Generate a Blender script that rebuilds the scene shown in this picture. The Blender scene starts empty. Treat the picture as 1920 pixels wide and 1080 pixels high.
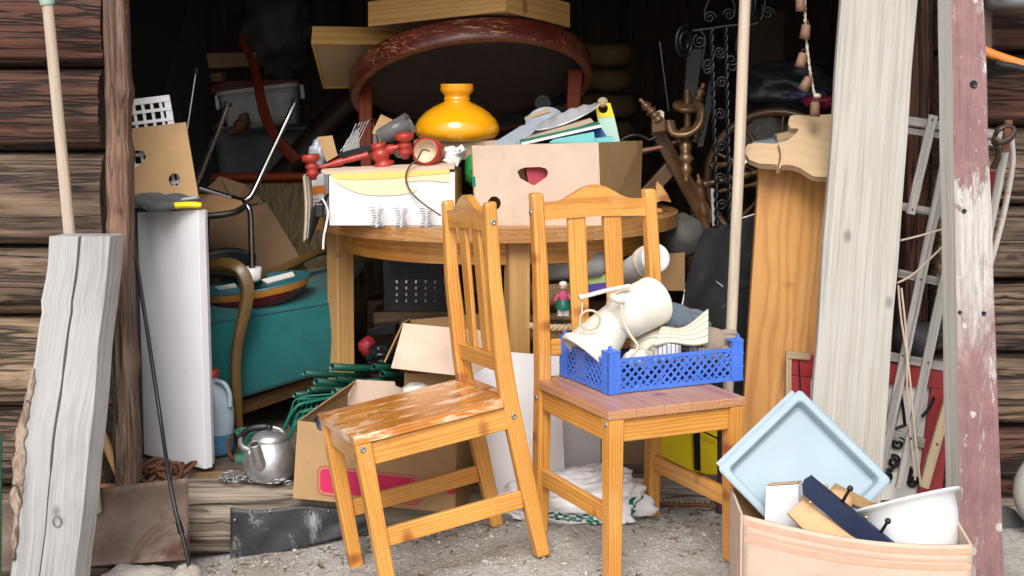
import bpy, math, random
from mathutils import Vector as V, Matrix, Euler, noise as mnoise
from mathutils.geometry import tessellate_polygon
random.seed(7)
rnd = random.uniform
SC = bpy.context.scene
COL = SC.collection
PI = math.pi
# ------------------------------------------------------------------ camera
H, F, PITCH, YP = 1.3, 2720.0, math.radians(4), 327.2
cam = bpy.data.objects.new('camera', bpy.data.cameras.new('camera'))
COL.objects.link(cam)
cam.location = (0, 0, H)
cam.rotation_euler = (math.radians(90) - PITCH, 0, 0)
cam.data.sensor_width = 36
cam.data.lens = 36 * F / 1920
cam.data.shift_y = -(540 - YP) / 1920
cam.data.clip_end = 500
cam.data.clip_start = 0.05
SC.camera = cam
CP, SP = math.cos(PITCH), math.sin(PITCH)

def at(px, py, Y):
    """world point seen at a pixel of the photograph, at depth Y"""
    u = (px - 960) / F; v = (YP - py) / F
    t = Y / (CP + v * SP)
    return V((u * t, Y, H + t * (v * CP - SP)))

def pts(*a): return [at(*q) for q in a]

def gz(x, y):
    t = .05 - x
    if t <= 0: return 0.0
    if t < .55: return -.18 * t
    return -.099 - .17 * (min(t, 1.3) - .55)
FLOOR = .055

# ------------------------------------------------------------------ mesh builder
class MB:
    def __init__(s):
        s.v = []; s.f = []; s.g = []; s.sm = []; s.mi = []; s.m = 0
    def add(s, vs, fs, g=None, smooth=False):
        b = len(s.v)
        s.v += [V(p) for p in vs]
        s.g += [V(p) for p in (g if g is not None else vs)]
        for q in fs:
            s.f.append([i + b for i in q]); s.sm.append(smooth); s.mi.append(s.m)
        return s
    @staticmethod
    def off():
        return V((rnd(-.12, .12), rnd(.03, .14) * random.choice((-1, 1)), rnd(-5, 5)))
    def hexa(s, p):                    # p[0:4] one face in order, p[4:8] the opposite face
        p = [V(q) for q in p]
        ex, ey, ez = p[1] - p[0], p[3] - p[0], p[4] - p[0]
        L = [ex.length, ey.length, ez.length]
        o = MB.off()
        order = sorted(range(3), key=lambda i: L[i])
        loc = [(0,0,0),(1,0,0),(1,1,0),(0,1,0),(0,0,1),(1,0,1),(1,1,1),(0,1,1)]
        g = []
        for c in loc:
            e = [c[i] * L[i] for i in range(3)]
            g.append(V((e[order[1]], e[order[0]], e[order[2]])) + o)
        fs = [(0,1,2,3),(7,6,5,4),(0,4,5,1),(1,5,6,2),(2,6,7,3),(3,7,4,0)]
        if ex.cross(ey).dot(ez) > 0: fs = [q[::-1] for q in fs]
        return s.add(p, fs, g)
    def box(s, c, size, R=None):
        c = V(c); x, y, z = [q / 2 for q in size]
        R = R or Matrix.Identity(3)
        q = [V(a) for a in ((-x,-y,-z),(x,-y,-z),(x,y,-z),(-x,y,-z),(-x,-y,z),(x,-y,z),(x,y,z),(-x,y,z))]
        return s.hexa([c + R @ a for a in q])
    def slab(s, c4, th, n=None):       # TL TR BR BL of the visible face; thickness goes away from the viewer
        c4 = [V(q) for q in c4]
        nn = (c4[1] - c4[0]).cross(c4[3] - c4[0]).normalized()
        if n is not None: nn = V(n).normalized()
        elif nn.y < 0: nn = -nn
        return s.hexa(c4 + [q + nn * th for q in c4])
    def plank(s, p0, p1, wd, w0, w1, th, seg=24, wob=.004, seed=0):
        """board along p0->p1; wd = width direction; edges wobble"""
        p0, p1, wd = V(p0), V(p1), V(wd).normalized()
        d = (p1 - p0); L = d.length; d.normalize()
        wd = (wd - d * wd.dot(d)).normalized()
        n = d.cross(wd).normalized()
        if n.y < 0: n = -n
        vs = []; g = []; o = MB.off()
        for i in range(seg + 1):
            t = i / seg; w = (w0 + (w1 - w0) * t) / 2
            a = mnoise.noise(V((t * 7 + seed * 3.1, 1.3, seed))) * wob
            b = mnoise.noise(V((t * 7 + seed * 1.7, 9.3, seed))) * wob
            c = mnoise.noise(V((t * 5, 4.1, seed))) * wob * .5
            P = p0 + d * (L * t) + n * c
            prof = [(-w + a, 0), (w + b, 0), (w + b, th), (-w + a, th)]
            for x, y in prof:
                vs.append(P + wd * x + n * y); g.append(V((x, y, L * t)) + o)
        fs = [(0,1,2,3), tuple(4 * seg + k for k in (3,2,1,0))]
        for i in range(seg):
            for k in range(4):
                a = 4 * i + k; b = 4 * i + (k + 1) % 4
                fs.append((a, a + 4, b + 4, b))
        return s.add(vs, fs, g)
    def tube(s, P, r, n=8, closed=False, caps=True, flat=1.0):
        P = [V(p) for p in P]
        m = len(P)
        R = r if isinstance(r, (list, tuple)) else [r] * m
        T = []
        for i in range(m):
            a = P[(i - 1) % m] if (closed or i > 0) else P[i]
            b = P[(i + 1) % m] if (closed or i < m - 1) else P[i]
            t = (b - a)
            T.append(t.normalized() if t.length > 1e-9 else V((0, 0, 1)))
        ref = V((0, 0, 1)) if abs(T[0].z) < .9 else V((0, 1, 0))
        u = T[0].cross(ref).normalized()
        vs = []; g = []; Ls = 0; o = MB.off()
        for i in range(m):
            u = (u - T[i] * u.dot(T[i]))
            u = u.normalized() if u.length > 1e-6 else T[i].orthogonal().normalized()
            w = T[i].cross(u)
            if i: Ls += (P[i] - P[i - 1]).length
            for k in range(n):
                a = 2 * PI * k / n
                vs.append(P[i] + (u * math.cos(a) + w * math.sin(a) * flat) * R[i])
                g.append(V((math.cos(a) * R[i], math.sin(a) * R[i], Ls)) + o)
        fs = []
        for i in range(m if closed else m - 1):
            for k in range(n):
                a, b = i * n + k, i * n + (k + 1) % n
                c, d = ((i + 1) % m) * n + (k + 1) % n, ((i + 1) % m) * n + k
                fs.append((a, b, c, d))
        s.add(vs, fs, g, True)
        if caps and not closed:
            s.add(vs[:n], [tuple(range(n))[::-1]], g[:n]); s.add(vs[-n:], [tuple(range(n))], g[-n:])
        return s
    def lathe(s, prof, M=None, n=28, sx=1.0, sy=1.0, smooth=True):
        M = M or Matrix.Identity(4)
        vs = []; g = []; fs = []; o = MB.off()
        for r, z in prof:
            for k in range(n):
                a = 2 * PI * k / n
                q = V((math.cos(a) * r * sx, math.sin(a) * r * sy, z))
                vs.append(M @ q); g.append(q + o)
        for i in range(len(prof) - 1):
            for k in range(n):
                a, b = i * n + k, i * n + (k + 1) % n
                fs.append((a, b, b + n, a + n))
        return s.add(vs, fs, g, smooth)
    def prism(s, outer, th, M, holes=()):
        loops = [[V((p[0], p[1], 0)) for p in L] for L in [outer, *holes]]
        tri = tessellate_polygon(loops)
        flat = [p for L in loops for p in L]; N = len(flat); o = MB.off()
        vs = [M @ p for p in flat] + [M @ (p + V((0, 0, th))) for p in flat]
        g = [p + o for p in flat] + [p + o + V((0, 0, th)) for p in flat]
        # grain along local x of the outline
        g = [V((q.y, q.z, q.x)) for q in g]
        fs = [tuple(t) for t in tri] + [tuple(i + N for i in t[::-1]) for t in tri]
        b = 0
        for L in loops:
            k = len(L)
            for i in range(k):
                a, c = b + i, b + (i + 1) % k
                fs.append((a, c, c + N, a + N))
            b += k
        return s.add(vs, fs, g)
    def pxprism(s, poly, Y, th, holes=(), tilt=None):
        """outline given in photo pixels at depth Y (or Y(px,py)); thickness goes back"""
        fY = Y if callable(Y) else (lambda a, b: Y)
        loops = [[at(a, b, fY(a, b)) for a, b in L] for L in [poly, *holes]]
        flat = [p for L in loops for p in L]; N = len(flat)
        tri = tessellate_polygon([[V((a, b, 0)) for a, b in L] for L in [poly, *holes]])
        nn = V((0, 0, 0))
        for t in tri:
            c = (flat[t[1]] - flat[t[0]]).cross(flat[t[2]] - flat[t[0]])
            nn += c if c.y > 0 else -c
        nn.normalize()
        o = MB.off()
        vs = flat + [p + nn * th for p in flat]
        g = [V((p.x, p.y, p.z)) + o for p in vs]
        fs = [tuple(t) for t in tri] + [tuple(i + N for i in t[::-1]) for t in tri]
        b = 0
        for L in loops:
            k = len(L)
            for i in range(k):
                a, c = b + i, b + (i + 1) % k
                fs.append((a, c, c + N, a + N))
            b += k
        return s.add(vs, fs, g)
    def grid(s, fn, nu, nv, smooth=True):
        vs = [fn(i / nu, j / nv) for j in range(nv + 1) for i in range(nu + 1)]
        fs = [(j * (nu + 1) + i, j * (nu + 1) + i + 1, (j + 1) * (nu + 1) + i + 1, (j + 1) * (nu + 1) + i)
              for j in range(nv) for i in range(nu)]
        return s.add(vs, fs, None, smooth)
    def blob(s, c, rad, seed=0, amp=.15, freq=2.0, n=20, m=14, R=None, sq=1.0, smooth=True):
        c = V(c); R = R or Matrix.Identity(3)
        vs = []; fs = []
        pw = lambda x: math.copysign(abs(x) ** sq, x)
        for j in range(m + 1):
            th = PI * j / m
            for k in range(n):
                a = 2 * PI * k / n
                d = V((pw(math.sin(th)) * pw(math.cos(a)), pw(math.sin(th)) * pw(math.sin(a)), pw(math.cos(th))))
                q = d * (1 + amp * mnoise.fractal(d * freq + V((seed * 7.3, seed, 1)), .8, 2.1, 4))
                vs.append(c + R @ V((q.x * rad[0], q.y * rad[1], q.z * rad[2])))
        for j in range(m):
            for k in range(n):
                a, b = j * n + k, j * n + (k + 1) % n
                fs.append((a, a + n, b + n, b))
        return s.add(vs, fs, None, smooth)

ORG = {}
def build(mb, name, mat, parent=None, label=None, cat=None, group=None, kind=None,
          bevel=0, bseg=2, solid=0, sub=0, local=False, plabel=None):
    vs = mb.v
    if parent is not None: org = ORG[parent.name]
    elif local: org = V((0, 0, 0))
    else:
        xs, ys, zs = [p.x for p in vs], [p.y for p in vs], [p.z for p in vs]
        org = V(((min(xs) + max(xs)) / 2, (min(ys) + max(ys)) / 2, min(zs)))
    me = bpy.data.meshes.new(name)
    me.from_pydata([p - org for p in vs], [], mb.f)
    at_ = me.attributes.new('gc', 'FLOAT_VECTOR', 'POINT')
    at_.data.foreach_set('vector', [c for p in mb.g for c in p])
    me.polygons.foreach_set('use_smooth', mb.sm)
    for m in (mat if isinstance(mat, (list, tuple)) else [mat]): me.materials.append(m)
    if isinstance(mat, (list, tuple)): me.polygons.foreach_set('material_index', mb.mi)
    me.update()
    o = bpy.data.objects.new(name, me); COL.objects.link(o)
    if parent is not None: o.parent = parent
    else: o.location = org
    ORG[o.name] = org
    if bevel:
        b = o.modifiers.new('bevel', 'BEVEL'); b.width = bevel; b.segments = bseg; b.limit_method = 'ANGLE'
        b.angle_limit = math.radians(40)
    if solid:
        b = o.modifiers.new('solid', 'SOLIDIFY'); b.thickness = solid; b.offset = 0
    if sub:
        b = o.modifiers.new('sub', 'SUBSURF'); b.levels = sub; b.render_levels = sub
    if label: o['label'] = label
    if plabel: o['label'] = plabel
    if cat: o['category'] = cat
    if group: o['group'] = group
    if kind: o['kind'] = kind
    return o

def thing(name, label, cat, loc, group=None, rot=None):
    o = bpy.data.objects.new(name, None); COL.objects.link(o)
    o.empty_display_size = .05
    o.location = loc; ORG[o.name] = V(loc)
    if rot: o.rotation_euler = rot
    o['label'] = label; o['category'] = cat
    if group: o['group'] = group
    return o

def frame(o, z, x=None):
    """4x4 with origin o, local z along z"""
    z = V(z).normalized()
    x = V(x) if x is not None else (V((1, 0, 0)) if abs(z.x) < .8 else V((0, 1, 0)))
    x = (x - z * x.dot(z)).normalized(); y = z.cross(x)
    M = Matrix((x, y, z)).transposed().to_4x4(); M.translation = V(o)
    return M

def smooth_path(P, k=6):
    P = [V(p) for p in P]; out = []
    for i in range(len(P) - 1):
        a = P[max(i - 1, 0)]; b = P[i]; c = P[i + 1]; d = P[min(i + 2, len(P) - 1)]
        for j in range(k):
            t = j / k
            out.append(.5 * ((2 * b) + (c - a) * t + (2 * a - 5 * b + 4 * c - d) * t * t + (3 * b - a - 3 * c + d) * t ** 3))
    out.append(P[-1]); return out

def spiral(c, r0, r1, turns, a0=0, n=None, flip=1, ax=V((1, 0, 0)), ay=V((0, 0, 1))):
    n = n or int(abs(turns) * 18) + 2
    return [V(c) + (ax * math.cos(a0 + flip * 2 * PI * turns * i / n) + ay * math.sin(a0 + flip * 2 * PI * turns * i / n)) * (r0 + (r1 - r0) * i / n) for i in range(n + 1)]

# ------------------------------------------------------------------ materials
class NB:
    def __init__(s, name):
        s.m = bpy.data.materials.new(name); s.m.use_nodes = True; s.nt = s.m.node_tree
        s.nt.nodes.clear()
        s.out = s.nt.nodes.new('ShaderNodeOutputMaterial')
        s.b = s.n('BsdfPrincipled'); s.nt.links.new(s.b.outputs[0], s.out.inputs[0])
    def setv(s, sock, v):
        if isinstance(v, bpy.types.NodeSocket): s.nt.links.new(v, sock)
        elif isinstance(v, (tuple, list)) and sock.type == 'RGBA' and len(v) == 3: sock.default_value = (*v, 1)
        else: sock.default_value = v
    def n(s, t, A={}, **k):
        nd = s.nt.nodes.new('ShaderNode' + t)
        for a, v in A.items(): setattr(nd, a, v)
        for a, v in k.items():
            s.setv(nd.inputs[int(a[1:])] if a[0] == 'i' and a[1:].isdigit() else nd.inputs[a.replace('_', ' ')], v)
        return nd
    def gc(s): return s.n('Attribute', {'attribute_name': 'gc'}).outputs['Vector']
    def oc(s): return s.n('TexCoord').outputs['Object']
    def map(s, v, sc, loc=(0, 0, 0)): return s.n('Mapping', Vector=v, Scale=sc, Location=loc).outputs[0]
    def noise(s, v, scale, detail=4, rough=.55, dist=0):
        return s.n('TexNoise', Vector=v, Scale=scale, Detail=detail, Roughness=rough, Distortion=dist).outputs['Fac']
    def ramp(s, f, st, interp='LINEAR'):
        r = s.n('ValToRGB', Fac=f); c = r.color_ramp; c.interpolation = interp
        while len(c.elements) < len(st): c.elements.new(.5)
        for e, (p, col) in zip(c.elements, st):
            e.position = p; e.color = (*col, 1) if not isinstance(col, (int, float)) else (col, col, col, 1)
        return r.outputs[0]
    def mix(s, f, a, b, mode='MIX'):
        nd = s.n('Mix', {'data_type': 'RGBA', 'blend_type': mode})
        s.setv(nd.inputs[0], f); s.setv(nd.inputs[6], a); s.setv(nd.inputs[7], b)
        return nd.outputs[2]
    def math(s, op, a, b=0, c=0):
        nd = s.n('Math', {'operation': op}); s.setv(nd.inputs[0], a); s.setv(nd.inputs[1], b); s.setv(nd.inputs[2], c)
        return nd.outputs[0]
    def bump(s, h, strength=.3, dist=.002):
        s.setv(s.b.inputs['Normal'], s.n('Bump', Height=h, Strength=strength, Distance=dist).outputs[0])
    def fin(s, col=None, rough=None, metal=None, **k):
        if col is not None: s.setv(s.b.inputs['Base Color'], col)
        if rough is not None: s.setv(s.b.inputs['Roughness'], rough)
        if metal is not None: s.setv(s.b.inputs['Metallic'], metal)
        for a, v in k.items(): s.setv(s.b.inputs[a.replace('_', ' ')], v)
        return s.m

def sc3(c, k): return tuple(min(1, x * k) for x in c)

def plain(name, col, rough=.5, metal=0, var=.12, vs=9, bump=.0, bs=120, dirt=None, dcol=(.2, .17, .13), **k):
    b = NB(name); v = b.oc()
    f = b.noise(v, vs, 5)
    c = b.ramp(f, [(.3, sc3(col, 1 - var)), (.7, sc3(col, 1 + var * .6))])
    if dirt:
        d = b.ramp(b.noise(v, vs * 2.3, 7, .7), [(1 - dirt - .12, 0), (1 - dirt + .1, .8)])
        c = b.mix(d, c, dcol)
    if bump: b.bump(b.noise(v, bs, 4), bump, .002)
    r = b.ramp(b.noise(v, vs * 3, 4), [(.3, max(0, rough - .08)), (.7, min(1, rough + .1))])
    return b.fin(c, r, metal, **k)

def wood(name, light, dark, ring=30, rough=.38, dist=5, zs=.07, worn=None, wcol=(.7, .55, .38), knots=.13, coat=.15, fib=.25, wt=.52):
    b = NB(name); v = b.gc()
    vm = b.map(v, (1, 1, zs))
    w = b.n('TexWave', {'wave_type': 'RINGS', 'rings_direction': 'Z', 'wave_profile': 'SIN'}, Vector=vm, Scale=ring, Distortion=dist, Detail=2.5, Detail_Scale=1.3).outputs['Fac']
    c = b.ramp(w, [(.0, light), (.55, tuple((a * .75 + d * .25) for a, d in zip(light, dark))), (.95, dark)])
    fb = b.noise(b.map(v, (1, 1, .02)), 420, 2)
    c = b.mix(fib, c, b.ramp(fb, [(.3, sc3(dark, .9)), (.65, sc3(light, 1.12))]))
    big = b.noise(v, 3.5, 2)
    c = b.mix(.35, c, b.ramp(big, [(.3, sc3(dark, 1.1)), (.7, sc3(light, 1.1))]))
    if knots:
        vo = b.n('TexVoronoi', {'feature': 'F1'}, Vector=b.map(v, (.45, .45, .8)), Scale=9).outputs['Distance']
        kd = b.ramp(vo, [(knots * .45, 1), (knots, 0)])
        c = b.mix(b.math('MULTIPLY', kd, .8), c, (dark[0] * .6, dark[1] * .4, dark[2] * .4))
    r = rough
    if worn:
        wm = b.math('MULTIPLY', b.ramp(b.noise(b.map(v, (1, 1, .35)), 22, 8, .72, .6), [(wt, 0), (wt + .08, 1)]), b.ramp(b.noise(v, 5, 2), [(wt - .1, 0), (wt + .08, worn)]))
        sc = b.ramp(b.noise(b.map(v, (1, 1, .1)), 130, 3, .6), [(.62, 0), (.68, .6)])
        wm = b.math('MAXIMUM', wm, b.math('MULTIPLY', sc, worn))
        c = b.mix(wm, c, wcol); r = b.math('MULTIPLY_ADD', wm, .35, rough)
    b.bump(fb, .06, .001)
    return b.fin(c, r, 0, Coat_Weight=coat, Coat_Roughness=.25)

def weathered(name, light, dark, crack=(.05, .035, .025), cw=.5, rough=.85, tint=None, tpos=.55, big=2.5, str_=.5, sz=1.0, wav=.8, cz=.045, fibre=.0, bigc=0):
    b = NB(name); v = b.gc()
    st = b.noise(b.map(v, (1, 1, .025)), 150 * sz, 5, .65)
    st2 = b.noise(b.map(v, (1, 1, .06 if wav else .018)), (26 if wav else 60) * sz, 5, .6, wav)
    c = b.ramp(b.math('MULTIPLY_ADD', st2, .5, b.math('MULTIPLY', st, .5)), [(.38, dark), (.57, light)])
    if tint:
        t = b.ramp(b.noise(b.map(v, (1, 1, .3)), big * 2, 4, .6), [(tpos - .08, 0), (tpos + .1, .9)])
        c = b.mix(t, c, tint)
    ck = b.ramp(b.math('ABSOLUTE', b.math('SUBTRACT', b.noise(b.map(v, (1, 1, cz if wav else .015)), (13 if wav else 30) * sz, 3, .5, .4 if wav else 0), .5)), [(.004, 1), (.022, 0)])
    ck = b.math('MULTIPLY', ck, cw)
    c = b.mix(ck, c, crack)
    vo = b.n('TexVoronoi', {'feature': 'F1'}, Vector=b.map(v, (1, 1, .6)), Scale=6).outputs['Distance']
    c = b.mix(b.ramp(vo, [(.04, .75), (.09, 0)]), c, sc3(dark, .55))
    if bigc:
        bc = b.ramp(b.math('ABSOLUTE', b.math('SUBTRACT', b.noise(b.map(v, (1, 1, .07)), 9, 4, .6, .3), .5)), [(.004, 1), (.012, .7), (.026, 0)])
        c = b.mix(b.math('MULTIPLY', bc, bigc), c, crack)
        ck = b.math('MAXIMUM', ck, bc)
    if fibre:
        f1 = b.noise(b.map(v, (1, 1, .008)), 330, 3, .7); f2 = b.noise(b.map(v, (1, 1, .012)), 95, 4, .65)
        ff = b.ramp(b.math('MULTIPLY_ADD', f1, .5, b.math('MULTIPLY', f2, .5)), [(.36, 1 - fibre), (.5, 1), (.64, 1 + fibre * .6)])
        c = b.mix(1, c, ff, 'MULTIPLY')
    h = b.math('SUBTRACT', b.math('MULTIPLY_ADD', st, .6, b.math('MULTIPLY', st2, .4)), b.math('MULTIPLY', ck, .8))
    b.bump(h, str_, .006)
    return b.fin(c, rough, 0)

def cardboard(name, col, rough=.85, dirt=.3):
    b = NB(name); v = b.gc()
    w = b.n('TexWave', {'wave_type': 'BANDS', 'bands_direction': 'X'}, Vector=v, Scale=55, Distortion=.6, Detail=1).outputs['Fac']
    c = b.ramp(b.noise(v, 7, 6, .65), [(.3, sc3(col, .86)), (.7, sc3(col, 1.07))])
    c = b.mix(b.math('MULTIPLY', w, .045), c, sc3(col, .6))
    sp = b.ramp(b.noise(v, 420, 2), [(.35, .82), (.6, 1)])
    c = b.mix(.5, c, sp, 'MULTIPLY')
    d = b.ramp(b.noise(v, 4.5, 7, .7, 1), [(.58, 0), (.75, dirt * 2)])
    c = b.mix(d, c, sc3(col, .55))
    b.bump(b.math('MULTIPLY_ADD', w, .15, b.noise(v, 14, 5)), .3, .004)
    return b.fin(c, rough, 0)

def rusty(name, a, c2, spots=None, rough=.7, metal=.25, sc=10, sp=.57):
    b = NB(name); v = b.oc()
    f = b.noise(v, sc, 8, .7)
    c = b.ramp(f, [(.3, a), (.5, tuple((x + y) / 2 for x, y in zip(a, c2))), (.7, c2)])
    if spots:
        c = b.mix(b.ramp(b.noise(v, sc * .8, 9, .75, .5), [(sp, 0), (sp + .09, .9)]), c, spots)
    b.bump(b.noise(v, sc * 9, 6, .7), .35, .003)
    return b.fin(c, rough, metal)

def fabric(name, col, scale=700, var=.25, rough=.95, bump=.4):
    b = NB(name); v = b.oc()
    f = b.noise(v, scale, 2); g = b.noise(v, 12, 5, .6)
    c = b.mix(.55, b.ramp(f, [(.3, sc3(col, 1 - var)), (.7, sc3(col, 1 + var))]), b.ramp(g, [(.3, sc3(col, .7)), (.7, sc3(col, 1.15))]))
    b.bump(b.math('MULTIPLY_ADD', f, .6, g), bump, .003)
    return b.fin(c, rough, 0, Sheen_Weight=.2)

m_pine = wood('pine_varnish', (.72, .36, .078), (.43, .15, .02), ring=46, knots=.17, worn=.16, wcol=(.74, .52, .27), rough=.32, coat=.25)
m_pine_pale = wood('pine_pale', (.56, .34, .14), (.42, .22, .07), ring=30, rough=.5, coat=.0)
m_seat_worn = wood('pine_seat_worn', (.62, .25, .036), (.36, .10, .012), ring=30, rough=.22, worn=1.0, wcol=(.80, .60, .42), coat=.4, wt=.497)
m_seat_pink = wood('pine_seat_stained', (.56, .30, .15), (.36, .15, .075), ring=34, rough=.36, worn=.2, coat=.25)
m_pineboard = wood('pine_board', (.52, .265, .075), (.34, .135, .028), ring=12, rough=.5, dist=5.5, zs=.22, coat=.05, worn=.05)
m_table = wood('table_wood', (.44, .22, .075), (.28, .115, .03), ring=20, worn=.5, wcol=(.55, .38, .22))
m_drawer = wood('drawer_wood', (.58, .34, .12), (.42, .2, .05), ring=22, rough=.6, coat=0, worn=.1)
m_plywood = wood('raw_wood', (.47, .33, .195), (.42, .285, .16), ring=10, rough=.8, coat=0, knots=0)
m_redwood = wood('mahogany', (.19, .03, .007), (.09, .012, .004), ring=24, rough=.5, knots=0, coat=0)
def mk_redworn():
    b = NB('mahogany_worn'); v = b.oc(); vm = b.map(v, (.10, .6, 1))
    c = b.ramp(b.noise(vm, 30, 5), [(.3, (.055, .008, .006)), (.7, (.14, .022, .012))])
    s1 = b.ramp(b.noise(vm, 140, 6, .7, .3), [(.53, 0), (.60, 1)]); s2 = b.ramp(b.noise(b.map(v, (.5, .5, 1)), 9, 4, .6), [(.44, .0), (.62, .95)])
    c = b.mix(b.math('MULTIPLY', s1, s2), c, (.46, .24, .11))
    return b.fin(c, .38, 0, Coat_Weight=.15)
m_redworn = mk_redworn()
m_redwood.node_tree.nodes['Principled BSDF'].inputs['Specular IOR Level'].default_value = .12
m_bronze = plain('aged_turned_bronze_wood', (.17, .095, .045), .3, .35, var=.35, vs=30)
m_darkwood = wood('dark_turned_wood', (.155, .08, .032), (.075, .034, .013), ring=20, rough=.35, knots=0, coat=.3)
m_oldarm = wood('olive_arm_wood', (.15, .085, .022), (.075, .04, .01), ring=18, rough=.4, knots=0, coat=.3, worn=.15, wcol=(.3, .22, .1))
m_log = weathered('log_timber', (.165, .108, .072), (.05, .03, .021), crack=(.014, .009, .007), cw=.75, tint=(.31, .215, .135), tpos=.58, str_=1.0, sz=1.5, fibre=.42, bigc=.9)
m_logdark = weathered('log_timber_red', (.135, .062, .038), (.034, .015, .010), crack=(.01, .006, .004), cw=1, tint=(.085, .03, .018), tpos=.5, str_=1.0, sz=1.5, fibre=.5, bigc=.9)
m_post = weathered('post_timber', (.22, .125, .085), (.07, .034, .024), cw=.8, tint=(.33, .26, .21), tpos=.62, fibre=.5, sz=1.6, bigc=.6)
m_sill = weathered('sill_timber', (.31, .26, .20), (.13, .095, .07), cw=.9, fibre=.5)
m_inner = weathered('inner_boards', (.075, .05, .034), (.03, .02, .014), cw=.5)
m_greywood = weathered('grey_weathered_board', (.335, .325, .32), (.20, .192, .186), crack=(.16, .13, .10), cw=.15, tint=(.375, .368, .366), tpos=.5, str_=.3, wav=0, fibre=.22)
m_whitewood = weathered('whitened_board', (.46, .435, .395), (.32, .295, .26), crack=(.27, .22, .17), cw=.3, tint=(.47, .45, .42), tpos=.5, str_=.3, wav=0, fibre=.17)
m_lath = weathered('grey_lath', (.40, .385, .365), (.25, .23, .21), cw=.4, str_=.4, fibre=.35)
m_lath_tan = weathered('tan_lath', (.48, .37, .23), (.29, .2, .11), cw=.4, str_=.4)
m_bark = weathered('bark', (.36, .28, .22), (.14, .085, .055), cw=.8, str_=1.2)
m_pole = weathered('pole_wood', (.58, .48, .38), (.42, .335, .25), cw=.1, str_=.15)
m_stick = wood('stick_wood', (.58, .36, .17), (.48, .27, .11), ring=12, rough=.55, knots=0, coat=0)
m_carton = cardboard('carton_tan', (.46, .285, .135))
m_carton_pink = cardboard('carton_pale', (.64, .48, .375))
m_carton_brown = cardboard('carton_brown', (.36, .215, .095))
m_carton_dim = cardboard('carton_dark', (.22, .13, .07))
m_white = plain('white_laminate', (.66, .665, .685), .4, var=.05, dirt=.22, dcol=(.60, .59, .57))
m_white_lifted = plain('white_laminate_lifted', (.80, .81, .84), .35, var=.03, dirt=.2, dcol=(.78, .77, .75))  # brightened copy of the white, makes up for the shade on the panels
m_whitep = plain('white_plastic', (.74, .745, .75), .35, var=.04, vs=5, dirt=.2, dcol=(.62, .61, .58))
m_foam = plain('white_foam', (.86, .865, .88), .7, var=.04, bump=.1, bs=200)
m_cream = plain('cream_enamel', (.71, .68, .60), .3, var=.06, vs=14, dirt=.24, dcol=(.56, .48, .36))
m_bluecrate = plain('blue_plastic', (.065, .175, .66), .4, var=.15, dirt=.25, dcol=(.26, .36, .66), vs=8)
m_navy = plain('navy_paint', (.012, .022, .065), .45, var=.3, dirt=.2, dcol=(.04, .06, .12))
m_tray = plain('pale_blue_plastic', (.315, .41, .465), .42, var=.07, vs=6, dirt=.2, dcol=(.42, .49, .52))
m_black = plain('black_plastic', (.012, .012, .014), .4, var=.3)
m_blackmat = plain('black_cloth', (.012, .012, .014), .9, var=.3, bump=.5, bs=300)
m_rubber = rusty('black_rubber', (.014, .015, .017), (.035, .037, .04), (.30, .32, .34), rough=.5, metal=0, sc=6, sp=.52)
m_iron = plain('black_iron', (.016, .017, .02), .38, .6, var=.3)
m_steel = plain('chrome', (.62, .62, .63), .15, 1, var=.05)
m_darkchrome = plain('dull_chrome', (.30, .30, .31), .25, 1, var=.1)
m_alu = plain('dented_aluminium', (.60, .60, .61), .43, .9, var=.15, vs=18, bump=.45, bs=14, dirt=.2, dcol=(.35, .34, .33))
m_galv = plain('galvanised', (.33, .35, .37), .45, .8, var=.15)
m_rust = rusty('rusty_steel', (.085, .052, .040), (.20, .145, .115), (.075, .032, .018), metal=.25, sc=7, sp=.53)
m_rustdark = rusty('rust_dark', (.10, .035, .018), (.20, .085, .05), metal=.2)
m_bell = rusty('bell_rust', (.17, .085, .05), (.33, .20, .14), metal=.5, sc=25)
m_rope = fabric('rope_fibre', (.62, .53, .40), 500)
m_red = plain('red_paint', (.36, .035, .022), .33, var=.15, vs=12)
m_redframe = plain('red_frame_paint', (.30, .022, .028), .45, var=.25, dirt=.2, dcol=(.18, .04, .04))
m_lamp = plain('amber_glass', (.78, .34, .006), .1, var=.05, vs=4, Coat_Weight=.6, Coat_Roughness=.05)
m_creamin = plain('cream_lining', (.72, .58, .42), .5, var=.08)
m_disc = plain('table_underside', (.07, .058, .055), .75, var=.15, bump=.1)
m_teal = fabric('teal_upholstery', (.003, .11, .115), 420, .5)
m_gold = None
m_greenp = plain('green_plastic', (.01, .075, .05), .3, var=.25)
m_greenrake = plain('green_rake_plastic', (.006, .13, .085), .35, var=.2)
m_greenpaint = rusty('green_enamel_paint', (.02, .12, .07), (.05, .2, .12), (.16, .12, .08), sc=20)
m_magenta = plain('magenta_print', (.62, .018, .10), .7, var=.05)
m_orange = plain('orange_paint', (.72, .25, .05), .4, var=.1)
m_orangeprint = plain('orange_print', (.67, .385, .27), .8, var=.12, vs=25)
m_yellow = plain('yellow_plastic', (.9, .67, .012), .4, var=.08)
m_yprint = plain('yellow_print', (.78, .56, .16), .4, var=.06)
m_yprint_pale = plain('pale_yellow_print', (.79, .68, .42), .4, var=.05)
m_paper = plain('paper', (.72, .71, .68), .8, var=.06)
m_greyplast = plain('grey_blue_plastic', (.33, .37, .42), .4, var=.15)
m_greyglove = fabric('grey_leather', (.075, .077, .082), 300, .3)
m_glove_tan = fabric('tan_leather', (.30, .235, .18), 300, .3)
m_glove_blue = fabric('blue_grey_glove', (.10, .13, .16), 300, .3)
m_bagwhite = plain('white_film', (.86, .86, .88), .35, var=.04)
m_bagblack = plain('black_film', (.010, .010, .012), .25, var=.3, bump=.6, bs=30)
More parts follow.
